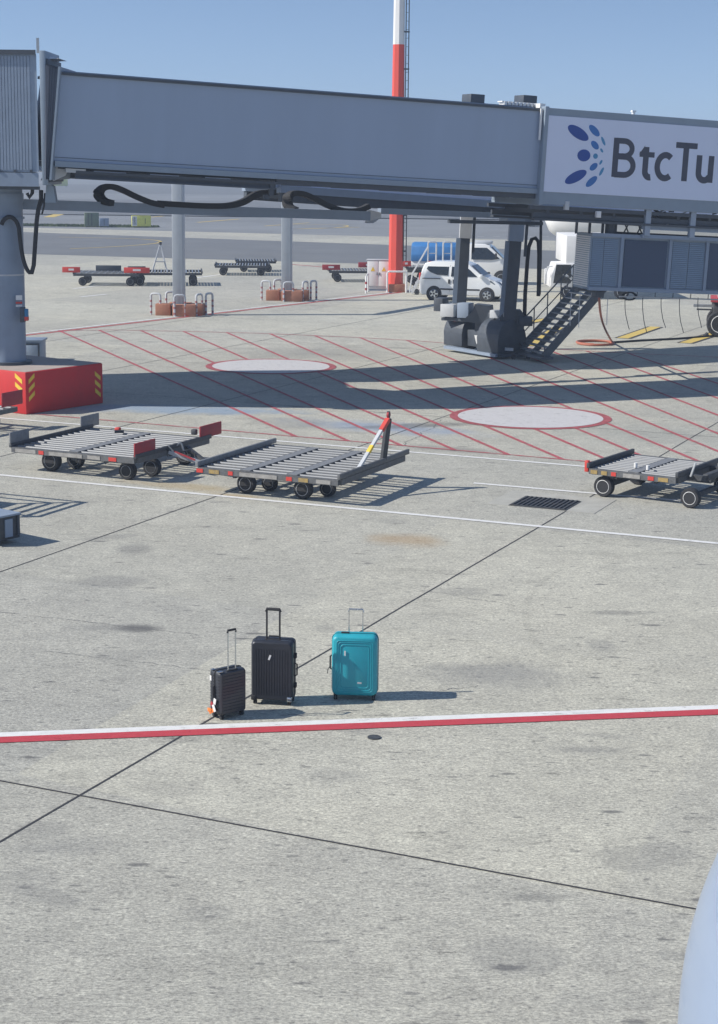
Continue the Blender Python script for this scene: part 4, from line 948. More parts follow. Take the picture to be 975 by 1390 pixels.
# ============================================================ DOLLIES
def wheel(t, x, y, r, w=.12, rim=STEEL, name='wheel', ax=(0, 1, 0), rz=0):
    b = MB(); b.lathe([(r*.55, -w/2), (r*.92, -w/2), (r, -w*.3), (r, w*.3), (r*.92, w/2), (r*.55, w/2)], (0, 0, 0), ax, BLK, 28)
    wl = b.build(name, t); wl.location = (x, y, r); wl.rotation_euler = (0, 0, rz)
    b = MB(); b.lathe([(0.0, -w*.2), (r*.18, -w*.32), (r*.22, -w*.30), (r*.30, -w*.18), (r*.50, -w*.25), (r*.62, -w*.54), (r*.66, -w*.52), (r*.66, w*.50), (r*.2, w*.3), (0.0, w*.3)], (0, 0, 0), ax, rim, 24)
    b.build('rim', wl); return wl
FRM = mat('worn_frame_steel', (.14, .145, .15), .6, .3, .25, 10, dirt=(.17, .12, .08), dirtamt=.5); NEUT = mat('scuffed_steel_plate', (.24, .25, .26), .55, .3, .2, 9, dirt=(.12, .11, .10), dirtamt=.6); DYEL = mat('dusty_yellow', (.38, .27, .10), .7, 0, .2, 14, dirt=(.2, .18, .15), dirtamt=.6); DLTG = mat('dusty_grey', (.34, .33, .31), .7, 0, .2, 10, dirt=(.15, .14, .13), dirtamt=.6)
def dolly_deck(t, L_, W_, z, lanes, nrol, plate=ROLL_M):
    b = MB()
    for yy in (0, W_): b.box((L_/2, yy, z-.06), (L_, .08, .11), FRM)
    for xx in (0, L_): b.box((xx, W_/2, z-.06), (.08, W_-.08, .11), FRM)
    for k in range(1, 3): b.box((L_/2, W_*k/3, z-.11), (L_-.08, .06, .07), DKST)
    b.box((L_/2, W_/2, z-.13), (.14, W_-.1, .10), DKST); b.box((L_*.25, W_/2, z-.13), (.06, W_-.1, .08), DKST); b.box((L_*.75, W_/2, z-.13), (.06, W_-.1, .08), DKST)
    b.build('frame', t, smooth=False)
    lw = L_/lanes
    for k in range(1, lanes):
        b = MB(); b.box((lw*k, W_/2, z+.005), (.20, W_-.08, .012), plate); b.box((lw*k-.11, W_/2, z-.02), (.015, W_-.1, .06), DKST); b.box((lw*k+.11, W_/2, z-.02), (.015, W_-.1, .06), DKST); b.build('walkway_plate', t, smooth=False)
    for k in range(lanes):
        for i in range(nrol):
            y_ = .14+(W_-.28)*i/(nrol-1); b = MB(); x0 = lw*k+(.12 if k else .05); x1 = lw*(k+1)-(.12 if k < lanes-1 else .05)
            b.cyl((x0, y_, z-.022), (x1, y_, z-.022), .032, ROLL_M, n=10); b.build('roller', t)
def stickers(t, L_, z, lst, y=-.045):
    for u, w_, m_ in lst: b = MB(); b.box((L_*u, y, z-.065), (w_, .008, .075), m_); b.build('reflector_marking', t, smooth=False)
# centre dolly
c0, c1, c2 = G(270, 633.5, .50), G(488, 657, .50), G(380, 600, .50)
ya = math.atan2(c1.y-c0.y, c1.x-c0.x); L2_ = 2.98; W2_ = 3.1
d2 = thing('pallet_dolly', 'empty roller pallet dolly with its red-tipped tow bar raised', 'dolly', (c0.x, c0.y, 0), R(-24.5), 'airport dollies near the jet bridge')
dolly_deck(d2, L2_, W2_, .50, 3, 12)
for xx in (-.02, L2_+.02): b = MB(); b.box((xx, W2_/2+.05, .555), (.06, W2_+.2, .10), FRM if xx > 1 else NEUT, bev=.008); b.build('side_rail', d2)
stickers(d2, L2_, .50, ((.015, .14, RED), (.12, .22, DYEL), (.24, .10, RED), (.44, .8, DLTG), (.66, .12, RED), (.76, .2, DYEL), (.90, .3, DLTG)))
for x_, y_ in ((.86, .35), (2.08, .35), (.86, W2_-.5), (2.08, W2_-.5)):
    wheel(d2, x_, y_, .19, .15, LTG); 
    b = MB(); b.box((x_, y_, .37), (.12, .2, .14), DKST); b.build('wheel_mount', d2, smooth=False)
for x_ in (1.15, 2.4): wheel(d2, x_, .75, .16, .13)
b = MB(); _mi = (Matrix.Translation((c0.x, c0.y, 0)) @ Matrix.Rotation(R(-24.5), 4, 'Z')).inverted()
h0 = _mi @ G(487, 636, .56); h1w = G(520, 628, .5); h1 = _mi @ h1w; tip = _mi @ AY(527.5, 568, h1w.y-.15)
h0 = d2.matrix_basis.inverted() @ AY(488, 636, 32.6) if False else h0
b.beam(h0, tip, .07, .05, LTG); b.build('tow_bar_arm', d2, smooth=False)
b = MB(); b.beam(h1, tip, .10, .09, DKST); b.build('tow_bar_post', d2, smooth=False)
b = MB(); dd_ = (tip-h0).normalized(); b.beam(tip-dd_*.33, tip-dd_*.02, .09, .075, RED); b.beam(h0+dd_*.42, h0+dd_*.60, .076, .056, YEL); b.lathe([(.03, -.02), (.06, -.02), (.06, .02), (.03, .02)], tip+Vector((.0, 0, .07)), (1, 0, 0), DRED, 16); b.beam(tip, tip+Vector((0, 0, .14)), .05, .05, DKST); b.build('tow_hook', d2, smooth=False)
b = MB(); b.beam(h0, h1+Vector((0, 0, .04)), .09, .05, LTG); b.beam(h0+Vector((0, 0, -.05)), (L2_-.1, h0.y+.1, .45), .09, .06, DKST); b.beam(h1, (L2_-.1, h1.y, .45), .09, .06, DKST); b.build('tow_bar_mount', d2, smooth=False)
# left dolly
c0, c1 = G(17, 606, .50), G(178, 623, .50)
d1 = thing('pallet_dolly', 'roller dolly with two grey and two dark red corner plates beside the red block', 'dolly', (c0.x, c0.y, 0), R(-25), 'airport dollies near the jet bridge')
L1_ = 2.95; W1_ = 2.9
dolly_deck(d1, L1_, W1_, .50, 2, 13)
for xx in (-.02, L1_+.02): b = MB(); b.box((xx, W1_/2, .53), (.06, W1_+.1, .09), DKST, bev=.008); b.build('side_rail', d1)
for x_, y_, w_, m_ in ((-.02, .12, .5, NEUT), (-.02, W1_-.2, .55, NEUT), (L1_+.02, .18, .62, DRED), (L1_+.02, W1_-.1, .75, DRED)):
    b = MB(); b.box((x_, y_+.15, .66), (.035, w_+.15, .27), m_, bev=.012); b.build('corner_plate', d1)
stickers(d1, L1_, .50, ((.12, .5, DLTG), (.25, .12, RED), (.45, .8, DLTG), (.68, .3, DLTG), (.83, .18, RED)))
for x_, y_, r_ in ((.72, .35, .21), (2.62, .25, .18), (.72, W1_-.5, .21), (2.72, W1_-.6, .20)):
    wheel(d1, x_, y_, r_, .16)
    b = MB(); b.box((x_, y_, .40), (.12, .3, .12), DKST); b.build('wheel_mount', d1, smooth=False)
for x_ in (1.0, 2.85): wheel(d1, x_, .8, .19, .15)
b = MB(); b.beam((L1_+.05, 1.2, .45), (L1_+.9, 1.5, .16), .10, .07, LTG); b.beam((L1_+.05, 1.9, .45), (L1_+.9, 1.5, .16), .08, .06, DKST); b.beam((L1_+.85, 1.5, .16), (L1_+1.35, 1.42, .14), .09, .06, DKST)
for k in range(7): b.beam((L1_-.3+random.uniform(0, .6), 1.1+random.uniform(0, .7), .45+random.uniform(0, .15)), (L1_-.1+random.uniform(0, .8), 1.2+random.uniform(0, .6), .3+random.uniform(0, .3)), .03, .03, random.choice([STEEL, DKST, DRED]))
b.build('tow_bar', d1, smooth=False)
b = MB(); b.box((.9, 2.55, .58), (.12, .1, .08), RED, bev=.02); b.box((1.0, 2.45, .55), (.2, .06, .06), DKST, rz=.6); b.box((2.6, 2.9, .6), (.12, .1, .12), DKST, bev=.02); b.build('pallet_stop', d1)
# right dolly
c0, c1 = G(801, 635, .55), G(912, 649, .55)
d3 = thing('container_dolly', 'small roller dolly with large white-rimmed wheels at the right edge', 'dolly', (c0.x, c0.y, 0), R(-33), 'airport dollies near the jet bridge')
L3_ = (c1-c0).length+.05; W3_ = 2.0
dolly_deck(d3, L3_, W3_, .55, 2, 11)
b = MB()
for xx in (-.02, L3_+.02): b.box((xx, W3_/2, .60), (.06, W3_+.1, .10), DKST, bev=.008)
b.box((L3_+.38, W3_/2+.3, .52), (.12, W3_*.8, .12), DKST, bev=.01); b.box((L3_+.2, .5, .5), (.4, .1, .1), DKST); b.box((L3_+.2, 1.6, .5), (.4, .1, .1), DKST); b.box((L3_+.62, .9, .68), (.03, .05, .28), LTG, ry=.3); b.box((L3_+.2, .3, .68), (.03, .05, .28), LTG, ry=.3)
b.box((-.06, .0, .58), (.08, .08, .22), RED, bev=.01)
b.build('side_rail', d3)
stickers(d3, L3_, .55, ((.06, .14, DYEL), (.18, .12, DYEL), (.29, .10, RED), (.5, .35, DLTG), (.72, .12, RED), (.86, .2, DYEL)))
wheel(d3, .26, .12, .20, .15, WHT); wheel(d3, L3_+.28, .05, .19, .15, WHT); wheel(d3, .26, W3_-.3, .20, .15, LTG); wheel(d3, L3_+.28, W3_-.3, .19, .15, LTG)
b = MB(); b.box((.26, W3_/2, .2), (.08, W3_-.6, .08), DKST); b.box((L3_+.28, W3_/2, .2), (.08, W3_-.6, .08), DKST); b.box((.26, W3_/2, .36), (.3, W3_-.7, .16), DKST); b.box((L3_/2+.6, W3_/2, .40), (L3_*.7, .25, .12), DKST); b.beam((.9, .5, .35), (1.2, .9, .28), .06, .05, DKST); b.build('axle', d3, smooth=False)
b = MB(); b.beam((L3_+.6, W3_/2, .42), (L3_+1.8, W3_/2, .30), .10, .08, DKST); b.build('tow_bar', d3, smooth=False)
b = MB(); b.cyl((.75, .45, .57), (.75, .45, .66), .035, WHT, n=12); b.cyl((1.05, .35, .57), (1.05, .35, .66), .035, WHT, n=12); b.build('deck_lamp', d3)
# left edge neighbours
c0 = G(-3, 570, .62)
d4 = thing('pallet_dolly', 'dolly end with dark red plate cut off at the left edge below the red block', 'dolly', G(8, 598, 0)+Vector((-3.5, .9, 0)), R(-25), 'airport dollies near the jet bridge')
dolly_deck(d4, 2.6, 2.4, .50, 2, 8)
q4 = AY(5, 569, 38.9)
b = MB(); b.box((2.62, 2.2, .72), (.04, .8, .34), DRED, bev=.012); b.build('corner_plate', d4)
for x_, y_ in ((.5, .3), (2.2, .3), (.5, 2.0), (2.2, 2.0)): wheel(d4, x_, y_, .18, .13)
# baggage cart out of frame whose slatted shadow falls in
gp = G(85, 683)
bc_ = thing('baggage_cart', 'slatted baggage cart at the left edge casting a striped shadow on the concrete', 'baggage cart', (gp.x-3.75, gp.y-.75, 0), R(-24))
b = MB(); b.box((.95, .75, .45), (1.9, 1.5, .08), DKST); b.build('deck', bc_, smooth=False)
b = MB()
for x_ in (0, 1.9):
    for y_ in (0, 1.5): b.box((x_, y_, .95), (.06, .06, 1.0), DKST)
    for z_ in (.7, .95, 1.2, 1.42): b.box((x_, .75, z_), (.04, 1.5, .07), DKST)
for y_ in (0, 1.5):
    for z_ in (.95, 1.42): b.box((.95, y_, z_), (1.9, .05, .05), DKST)
b.build('slatted_side', bc_, smooth=False)
for x_, y_ in ((.35, .2), (1.55, .2), (.35, 1.3), (1.55, 1.3)): wheel(bc_, x_, y_, .18, .12)
# dark low cart at lower left
cE = G(-4, 742.5)
lc = thing('low_platform_cart', 'dark low platform cart end jutting in at the left edge, lowest object there', 'cart', cE, R(52))
b = MB(); b.box((.25, .95, .28), (.5, 1.9, .40), DKST, bev=.015); b.box((.25, .95, .49), (.53, 1.95, .03), GREYP); b.build('platform', lc)
b = MB(); b.box((.25, -.012, .28), (.16, .02, .30), GREYP); b.box((.46, -.012, .30), (.05, .02, .34), DARKP); b.box((.03, -.014, .27), (.05, .03, .44), DARKP); b.build('end_panel', lc, smooth=False)
for y_ in (.3, 1.6): wheel(lc, .25, y_, .10, .1)

# far dollies
def mini_dolly(label, loc, rz, L_, W_, z, plates, name='pallet_dolly', tow=False, arm=False):
    t = thing(name, label, 'dolly', loc, rz, 'dollies parked far behind the bridge')
    b = MB()
    for yy in (0, W_): b.box((L_/2, yy, z-.06), (L_, .08, .12), DKST)
    for k in range(int(L_/.16)): b.box((.08+k*.16, W_/2, z), (.07, W_, .04), STEEL if k % 2 else ROLL_M)
    for xx in (0, L_): b.box((xx, W_/2, z+.02), (.07, W_, .12), DKST)
    b.build('deck', t, smooth=False)
    for x_ in (.45, L_-.45):
        for y_ in (.2, W_-.2): wheel(t, x_, y_, .22, .16)
    for (x_, y_, w_, dx, m_) in plates:
        b = MB(); b.box((x_, y_, z+.19), (w_ if dx else .04, .04 if dx else w_, .28), m_, bev=.01)
        b.box((x_, y_-.025, z+.20), (w_*.3 if dx else .045, .008, .10), WHT) if m_ is not DARKP else None
        b.build('corner_plate', t)
    if arm:
        b = MB(); a0 = Vector((1.45, .3, z)); 
        for x_ in (-.38, .38): b.beam(a0+Vector((x_, 0, 0)), a0+Vector((.05, .1, 1.45)), .07, .06, LTG)
        b.beam(a0+Vector((-.2, 0, .55)), a0+Vector((.3, 0, .55)), .05, .05, LTG); b.cyl(a0+Vector((.05, .1, 1.4)), a0+Vector((.05, .1, 1.55)), .07, DKST); b.build('tow_bar', t, smooth=False)
    return t
pf = G(100, 388)
mini_dolly('red-ended roller dolly far left, with a black plate on its deck', pf, R(2), 3.3, 2.4, .62, [(-.1, .0, .9, 1, RED), (3.2, -.02, 1.3, 1, RED), (1.6, 1.6, 1.3, 1, DARKP)])
mini_dolly('roller dolly far left with its grey tow bar raised in a narrow triangle', G(178, 388), R(6), 3.6, 2.6, .66, [(.3, 0, .9, 1, DARKP)], arm=True)
mini_dolly('low empty dolly seen between the two pale poles', G(292, 374), R(3), 3.0, 2.4, .55, [])
b = thing('tow_tractor_rack', 'dark low wheeled dolly just behind the empty one between the poles', 'dolly', (0, 0, 0)) if False else None
mini_dolly('dark dolly behind and right of the low empty one between the poles', G(318, 371.5)+Vector((0, 1.5, 0)), R(5), 2.3, 2.2, .62, [])
mini_dolly('dolly with red end plates left of the white electrical cabinet', G(447, 383), R(4), 2.9, 2.3, .60, [(.1, -.02, .95, 1, DRED), (2.3, 2.3, 1.2, 1, DRED)])
mini_dolly('dark dolly with red plates partly hidden behind the mast', G(552, 390)+Vector((0, 1.2, 0)), R(4), 2.3, 2.2, .95, [(0., -.02, .5, 1, RED), (1.4, -.02, .5, 1, RED)])

# ============================================================ VEHICLES
def body(name, prof, W_, m, parent, zt=.95, tum=.16, bev=.05, seg=3):
    """side profile (x,z) extruded to width with tumblehome above zt"""
    b = MB(); b.prism([(x, -W_/2, z) for x, z in prof], (0, W_, 0), m, bev=bev, seg=seg)
    zmax = max(z for _, z in prof)
    for v_ in b.bm.verts:
        if v_.co.z > zt: v_.co.y *= 1-tum*(v_.co.z-zt)/(zmax-zt)
    return b.build(name, parent, angle=30)
def sidey(z, W_, zt, tum, zmax): return W_/2*(1-(tum*(z-zt)/(zmax-zt) if z > zt else 0))
def sidewin(name, pts, W_, zt, tum, zmax, m, parent, both=True, off=.006):
    for s_ in ((-1, 1) if both else (-1,)):
        b = MB(); b.prism([(x, s_*(sidey(z, W_, zt, tum, zmax)+off), z) for x, z in pts], (0, -s_*.02, 0), m); b.build(name, parent, smooth=False)
# ---- small white van
pr, pf_ = G(585, 406.5), G(656, 410)
vc = (pr+pf_)/2; vyaw = R(-15)
van = thing('passenger_van', 'small white passenger van with tinted rear window parked behind the bogie legs', 'van', (vc.x+.36, vc.y+.75, 0), vyaw)
Wv, ztv, tuv, zmx = 1.70, 1.0, .14, 1.80
prof = [(-1.92, .30), (-1.96, .62), (-1.93, 1.0), (-1.84, 1.45), (-1.72, 1.70), (-1.45, 1.78), (-.4, 1.80), (.15, 1.76), (.42, 1.66), (.95, 1.22), (1.12, 1.10), (1.62, .96), (1.86, .80), (1.97, .60), (1.98, .34), (1.85, .24), (-1.80, .24)]
vb = body('body', prof, Wv, CARW, van, ztv, tuv, .06)
sidewin('rear_side_window', [(-1.62, 1.45), (-1.55, 1.56), (-.55, 1.56), (-.60, 1.16), (-1.1, 1.18), (-1.45, 1.30)], Wv, ztv, tuv, zmx, GLASS, van)
sidewin('front_side_window', [(-.42, 1.57), (.22, 1.56), (.42, 1.45), (.80, 1.12), (-.45, 1.12)], Wv, ztv, tuv, zmx, GLASS, van)
b = MB(); b.prism([(.50, -.62, 1.62), (.50, .62, 1.62), (1.03, .72, 1.17), (1.03, -.72, 1.17)], (.015, 0, .02), GLASS); b.build('windscreen', van, smooth=False)
b = MB(); b.prism([(-1.90, -.6, 1.25), (-1.90, .6, 1.25), (-1.80, .52, 1.60), (-1.80, -.52, 1.60)], (-.015, 0, 0), GLASS); b.build('rear_window', van, smooth=False)
TRIM = mat('black_trim', (.03, .03, .032), .6)
sidewin('side_moulding', [(-.95, .56), (.92, .56), (.92, .49), (-.95, .49)], Wv, ztv, tuv, zmx, TRIM, van, off=.012)
sidewin('door_seam', [(-.50, 1.62), (-.485, 1.62), (-.485, .42), (-.50, .42)], Wv, ztv, tuv, zmx, TRIM, van, off=.004)
sidewin('slide_rail', [(-1.80, 1.02), (-.95, 1.02), (-.95, .985), (-1.80, .985)], Wv, ztv, tuv, zmx, TRIM, van, off=.008)
for x_ in (-.58, -.36):
    sidewin('door_handle', [(x_, .98), (x_+.10, .98), (x_+.10, .78), (x_, .78)], Wv, ztv, tuv, zmx, TRIM, van, both=True, off=.012)
LAMPG = mat('headlight_glass', (.12, .15, .18), .12, 0, .1, 8, coat=.6)
for s_ in (-1, 1):
    b = MB(); b.prism([(1.42, s_*.80, 1.00), (1.82, s_*.60, .86), (1.92, s_*.55, .74), (1.62, s_*.845, .78), (1.38, s_*.855, .92)], (.02, s_*.012, .02), LAMPG); b.build('headlight', van, smooth=False)
    b = MB(); b.cyl((1.90, s_*.62, .42), (1.99, s_*.62, .42), .10, TRIM, n=16); b.build('fog_lamp', van)
    b = MB(); b.box((.98, s_*.93, 1.16), (.16, .16, .20), TRIM if s_ > 0 else CARW, bev=.04); b.build('wing_mirror', van)
    b = MB(); b.box((-1.93, s_*.76, 1.08), (.10, .14, .34), RED, bev=.03); b.build('tail_light', van)
b = MB(); b.box((1.93, 0, .70), (.12, .9, .14), TRIM, bev=.02); b.box((1.95, 0, .36), (.1, 1.1, .14), TRIM, bev=.02); b.build('grille', van)
def arch(parent, x_, r_, W_, m=None):
    b = MB()
    for s_ in (-1, 1): b.cyl((x_, s_*(W_/2-.10), r_), (x_, s_*(W_/2+.004), r_), r_*1.22, TRIM, n=28)
    b.build('wheel_arch', parent)
for x_ in (-1.24, 1.27):
    arch(van, x_, .30, Wv)
    for s_ in (-1, 1):
        w_ = wheel(van, x_, s_*(Wv/2-.06), .30, .19, CHROME, ax=(0, 1, 0) if s_ < 0 else (0, -1, 0))
        b = MB()
        for k in range(5):
            a = 2*math.pi*k/5; b.beam((.04*math.cos(a), s_*.10, .04*math.sin(a)), (.18*math.cos(a), s_*.105, .18*math.sin(a)), .012, .075, CHROME)
        b.build('spokes', w_, smooth=False)
# ---- service truck with blue tank
pt = G(628, 388)
tr = thing('service_truck', 'white flat-nosed service truck with a blue tank body behind the small van', 'truck', (pt.x+.2, 93.0, 0), R(-8))
Wt, ztt_, tut, zmt = 1.9, 1.25, .14, 2.12
prof = [(-.05, .45), (-.05, 2.05), (.15, 2.12), (1.15, 2.10), (1.42, 2.02), (2.05, 1.36), (2.55, 1.20), (2.78, .95), (2.82, .50), (2.70, .38)]
body('cab', prof, Wt, CARW, tr, ztt_, tut, .05)
sidewin('side_window', [(.45, 1.92), (1.25, 1.92), (1.95, 1.36), (1.55, 1.30), (.45, 1.30)], Wt, ztt_, tut, zmt, GLASS, tr)
b = MB(); b.prism([(1.50, -.68, 1.96), (1.50, .68, 1.96), (2.10, .78, 1.36), (2.10, -.78, 1.36)], (.02, 0, .02), GLASS); b.build('windscreen', tr, smooth=False)
sidewin('door_seam', [(.30, 1.98), (.32, 1.98), (.32, .55), (.30, .55)], Wt, ztt_, tut, zmt, TRIM, tr, off=.004)
b = MB(); b.box((.95, 0, 2.17), (1.05, .9, .16), LTG, bev=.03); b.build('roof_box', tr)
b = MB(); b.box((-1.2, 0, .62), (3.6, .8, .2), DKST); b.box((-1.3, 0, .95), (2.9, 1.8, .5), WHT, bev=.02); b.build('chassis', tr)
b = MB()
prf = [(-.95, 1.15), (-1.0, 1.5), (-.9, 1.95), (-.55, 2.12), (.55, 2.12), (.9, 1.95), (1.0, 1.5), (.95, 1.15)]
b.prism([(-2.75, y_, z_) for y_, z_ in prf], (2.45, 0, 0), TARP, bev=.04); b.build('tank', tr)
b = MB(); b.prism([(-.30, -.9, 1.2), (-.28, -.9, 1.9), (-.02, -.85, 2.1), (-.02, -.9, 1.2)], (0, 1.8, 0), TRIM); b.build('cab_back', tr, smooth=False)
b = MB()
for k, ch in enumerate('SCA'): b.box((-2.0+k*.16, -.906, 1.02), (.1, .01, .02), TRIM); b.box((-2.0+k*.16, -.906, .93), (.1, .01, .02), TRIM); b.box((-2.04+k*.16, -.906, .975), (.02, .01, .1), TRIM)
b.build('body_lettering', tr, smooth=False)
for s_ in (-1, 1): b = MB(); b.box((1.75, s_*1.05, 1.5), (.1, .12, .3), TRIM, bev=.03); b.build('wing_mirror', tr)
for x_ in (-2.1, 2.05):
    arch(tr, x_, .34, Wt) if x_ > 0 else None
    for s_ in (-1, 1): wheel(tr, x_, s_*(Wt/2-.08), .34, .22, LTG, ax=(0, 1, 0) if s_ < 0 else (0, -1, 0))
# ---- white access steps
pl = G(564, 402)
stp = thing('access_steps', 'white wheeled access steps with hooped handrails between the mast and the van', 'steps', (pl.x, 84.5, 0), R(0))
b = MB()
for y_ in (-.3, .3): b.beam((-.15, y_, .05), (.62, y_, 1.5), .05, .10, WHT)
b.build('stringer', stp, smooth=False)
for k in range(7):
    t = (k+.5)/7; b = MB(); b.box((-.15+.77*t, 0, .05+1.45*t), (.2, .58, .03), LTG); b.build('tread', stp, smooth=False)
b = MB(); b.box((1.15, 0, 1.5), (1.1, .65, .05), WHT); b.build('platform', stp, smooth=False)
for x0_, x1_ in ((.62, 1.02), (1.35, 1.75)):
    b = MB()
    for y_ in (-.32, .32): b.tube([(x0_, y_, 1.5), (x0_, y_, 2.48), (x0_+.05, y_, 2.54), (x1_-.05, y_, 2.54), (x1_, y_, 2.48), (x1_, y_, 1.5)], .028, LTG, 8)
    b.tube([(x0_, -.32, 2.0), (x1_, -.32, 2.0)], .02, LTG, 6); b.build('handrail', stp)
b = MB()
for y_ in (-.3, .3): b.tube([(-.25, y_, .1), (-.12, y_, 1.0), (.62, y_, 2.3)], .025, LTG, 6); b.beam((1.6, y_, 1.5), (1.6, y_, .15), .05, .05, WHT); b.beam((.1, y_, .15), (1.7, y_, .15), .05, .05, WHT)
b.build('support_frame', stp)
for x_ in (.1, 1.6): wheel(stp, x_, -.3, .12, .08); wheel(stp, x_, .3, .12, .08)
# ---- white high-loader truck mostly behind the unit
ph = G(760, 403)
hl = thing('box_truck', 'white box truck with overhanging body seen left of the louvred unit', 'truck', (ph.x-.2, 83.0, 0), R(0))
b = MB(); b.box((1.5, 1.8, 2.32), (2.4, 4.6, 1.30), WHT, bev=.03); b.build('box_body', hl)
b = MB(); b.prism([(-.45, -.6, .55), (-.38, -.6, 1.1), (-.22, -.6, 1.68), (2.2, -.6, 1.68), (2.2, -.6, .55)], (0, 2.0, 0), WHT, bev=.05); b.build('cab', hl)
b = MB(); b.prism([(-.16, -.612, 1.62), (.55, -.612, 1.62), (.55, -.612, .75), (-.28, -.612, .75)], (0, .02, 0), GLASS); b.box((1.05, -.61, 1.15), (.6, .03, .8), GLASS); b.build('windscreen', hl, smooth=False)
b = MB()
for k in range(9): b.beam((random.uniform(0, 1.2), -.75, random.uniform(.3, 1.5)), (random.uniform(.1, 1.4), -.75, random.uniform(.3, 1.3)), .05, .05, random.choice([LTG, DKST, STEEL, WHT]))
b.build('linkage', hl, smooth=False)
b = MB(); b.box((-.62, -.3, 1.05), (.12, .15, .75), WHT, bev=.04); b.tube([(-.3, -.5, 1.55), (-.55, -.5, 1.5), (-.62, -.5, 1.2)], .03, WHT, 6); b.build('wing_mirror', hl)
for x_ in (.45, 3.0): wheel(hl, x_, -.45, .36, .25, LTG)
# ---- airliner nose behind
an_ = AY(740, 302, 94)
af = thing('parked_airliner', 'white airliner nose half hidden behind the bridge and the louvred unit', 'airliner', (an_.x, 94, 0), R(4))
b = MB(); Rf = 2.0; zc_ = 3.85; prof = []
for k in range(25):
    t = k/24; x_ = 6.0*t; prof.append((Rf*math.sqrt(max(0, 1-(1-t)**2.1)), x_))
prof.append((Rf, 20)); prof[0] = (.02, 0)
q = Vector((1, 0, 0)); rings = []; b = MB(); i_ = b.mi(AIRW)
for r_, x_ in prof:
    drop = -.55*(1-min(1, x_/6))**1.5
    rings.append([b.bm.verts.new((x_, r_*math.cos(2*math.pi*j/40), zc_+drop+r_*math.sin(2*math.pi*j/40))) for j in range(40)])
for a, c in zip(rings, rings[1:]):
    for j in range(40): b.bm.faces.new((a[j], a[(j+1) % 40], c[(j+1) % 40], c[j])).material_index = i_
b.bm.faces.new(rings[0]); b.bm.faces.new(rings[-1]); b.build('fuselage', af)
b = MB()
for k in range(9): b.box((7.5+k*1.0, -2.0, 4.3), (.25, .06, .36), GLASS, bev=.02)
b.build('cabin_windows', af)
b = MB(); b.prism([(1.2, -.9, 4.5), (2.2, -1.35, 4.6), (2.3, -1.25, 5.0), (1.6, -.9, 4.95)], (0, -.06, 0), GLASS); b.build('cockpit_window', af, smooth=False)
b = MB(); b.cyl((4.6, 0, .4), (4.6, 0, 2.2), .1, STEEL); b.build('nose_gear', af)
for s_ in (-.25, .25): wheel(af, 4.6, s_, .38, .2, LTG)
# ---- big-wheeled truck at the right edge
pw = G(972, 458)
bt = thing('heavy_truck', 'dark truck tail with dark red deck edge and big white-rimmed tyre at right edge', 'truck', (pw.x, pw.y, 0), R(-11))
b = MB(); b.box((1.6, 1.1, 1.12), (3.6, .7, .28), DKST, bev=.02); b.box((-.5, .6, 1.12), (.75, .12, .10), STEEL); b.box((-.45, .6, .98), (.6, .08, .06), DKST); b.box((.1, .5, .98), (.5, .4, .4), DKST, bev=.04); b.build('chassis', bt)
b = MB(); b.box((1.8, 1.1, 1.36), (4.1, 2.2, .12), DRED, bev=.015); b.build('deck_edge', bt)
b = MB(); b.box((1.9, 1.1, 1.95), (3.8, 2.0, 1.0), LTG, bev=.03); b.build('truck_body', bt)
wheel(bt, .12, .18, .49, .30, WHT); wheel(bt, .12, 2.0, .49, .30, WHT); wheel(bt, 2.6, .18, .49, .30, WHT); wheel(bt, 2.6, 2.0, .49, .30, WHT)
b = MB()
for k in range(10): a = 2*math.pi*k/10; b.cyl((.12+.12*math.cos(a), -.0, .49+.12*math.sin(a)), (.12+.12*math.cos(a), .06, .49+.12*math.sin(a)), .018, DKST, n=6)
b.build('wheel_nuts', bt)
b = MB(); b.prism([(-.45, .1, 0), (-.2, .1, 0), (-.28, .1, .16)], (0, .3, 0), BLK); tag(b.build('wheel_chock', smooth=False), 'small black chock against the big tyre at the right edge', 'chock')
bpy.data.objects['wheel_chock'].location = (pw.x, pw.y, 0)

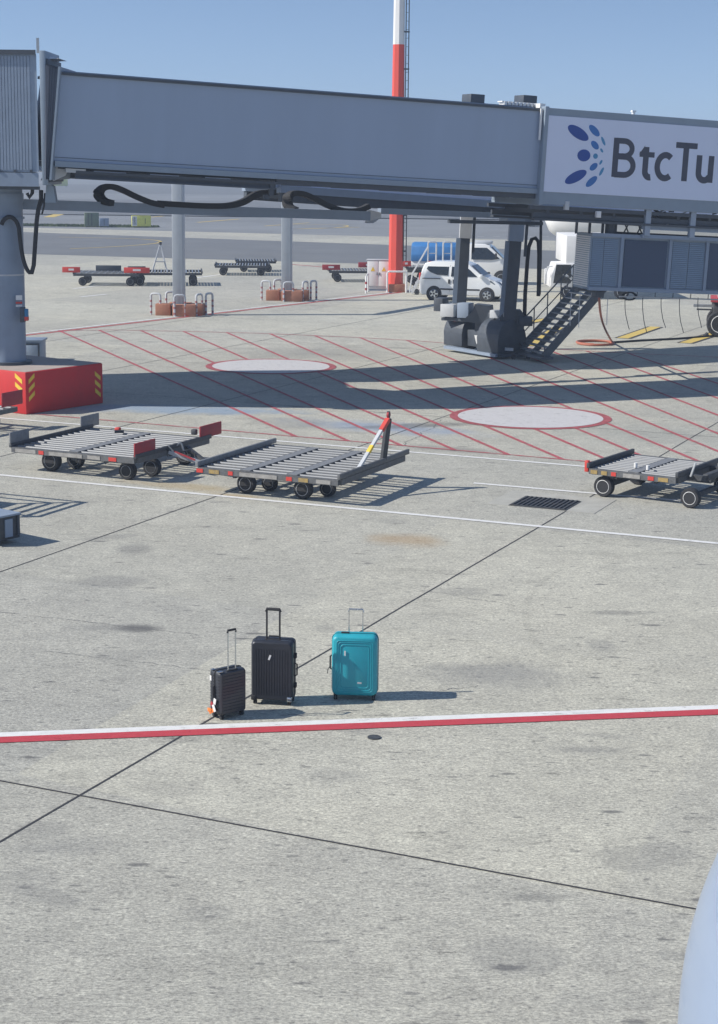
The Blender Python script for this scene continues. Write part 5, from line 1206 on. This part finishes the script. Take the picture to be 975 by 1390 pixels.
# ============================================================ AIRFIELD SIGNS
def sign(label, px0, px1, py, hgt_, m, marks, name='taxiway_sign'):
    a, c = G(px0, py), G(px1, py); t = thing(name, label, 'sign', a, math.atan2(c.y-a.y, c.x-a.x)); L_ = (c-a).length
    b = MB(); b.box((L_/2, 0, hgt_/2+.12), (L_, .25, hgt_), m, bev=.02); b.build('panel', t)
    b = MB()
    for u in (.12, .88): b.box((L_*u, 0, .08), (.1, .2, .2), DKST)
    b.build('leg', t)
    b = MB()
    for u, v_, w_, h_, m_ in marks: b.box((L_*u, -.135, .12+hgt_*v_), (L_*w_, .02, hgt_*h_), m_)
    b.build('marking', t, smooth=False)
sign('yellow taxiway sign with a black-and-white block at its left end, on the grass verge', 179, 205, 309, 1.0, LEMON, [(.14, .5, .25, .9, WHT), (.06, .5, .03, .7, BLK), (.14, .5, .04, .7, BLK), (.21, .5, .04, .7, BLK), (.7, .5, .02, .5, BLK)])
sign('green-grey rectangular field box on the grass verge', 115, 134.5, 308.5, 1.25, GREEN, [(.5, .5, .06, .9, DKST), (.25, .5, .05, .9, DKST)], 'field_box')
sign('small grey field box beside the green one on the verge', 135, 148, 308.8, .75, GREYP, [(.5, .5, .04, .8, DKST)], 'field_box')
a_ = G(74, 252.5)
sign('distant bright yellow taxiway sign with a dark mark, beyond the cable tray', 72, 92, 253, 2.4, LEMON, [(.35, .5, .10, .6, DKST), (.5, .5, .02, .9, WHT)])

# ============================================================ NEAR AIRCRAFT NOSE, LOWER RIGHT
nose = MB(); i_ = nose.mi(NAVY); Rn = 1.98; cx_n, zc_n = 3.42, 2.32; rings = []
for k in range(40):
    t = k/39; y_ = 9.0-2.5*t**1.6; r_ = Rn*math.sqrt(max(0, 1-(1-t)**2.0)) if t < 1 else Rn
    rings.append((r_, y_))
rings.append((Rn, -16))
rv = [[nose.bm.verts.new((cx_n+max(r_, .01)*math.cos(2*math.pi*j/96), y_, zc_n+max(r_, .01)*math.sin(2*math.pi*j/96))) for j in range(96)] for r_, y_ in rings]
for a, c in zip(rv, rv[1:]):
    for j in range(96): nose.bm.faces.new((a[j], a[(j+1) % 96], c[(j+1) % 96], c[j])).material_index = i_
nose.bm.faces.new(rv[0]); nose.bm.faces.new(rv[-1])
na = nose.build('aircraft_fuselage'); tag(na, 'pale blue curved aircraft body at the bottom right corner', 'aircraft')

# ============================================================ HAZE
hz_ = MB(); hm = bpy.data.materials.new('air_haze'); hm.use_nodes = True; hn = hm.node_tree; hn.nodes.remove(hn.nodes['Principled BSDF'])
pv = hn.nodes.new('ShaderNodeVolumePrincipled'); pv.inputs['Color'].default_value = (.66, .80, 1, 1); pv.inputs['Density'].default_value = .0011
hn.links.new(pv.outputs[0], hn.nodes['Material Output'].inputs['Volume'])
hz_.box((0, 1500, 14), (5300, 5300, 31), hm); hz_.build('haze', smooth=False, kind='stuff')
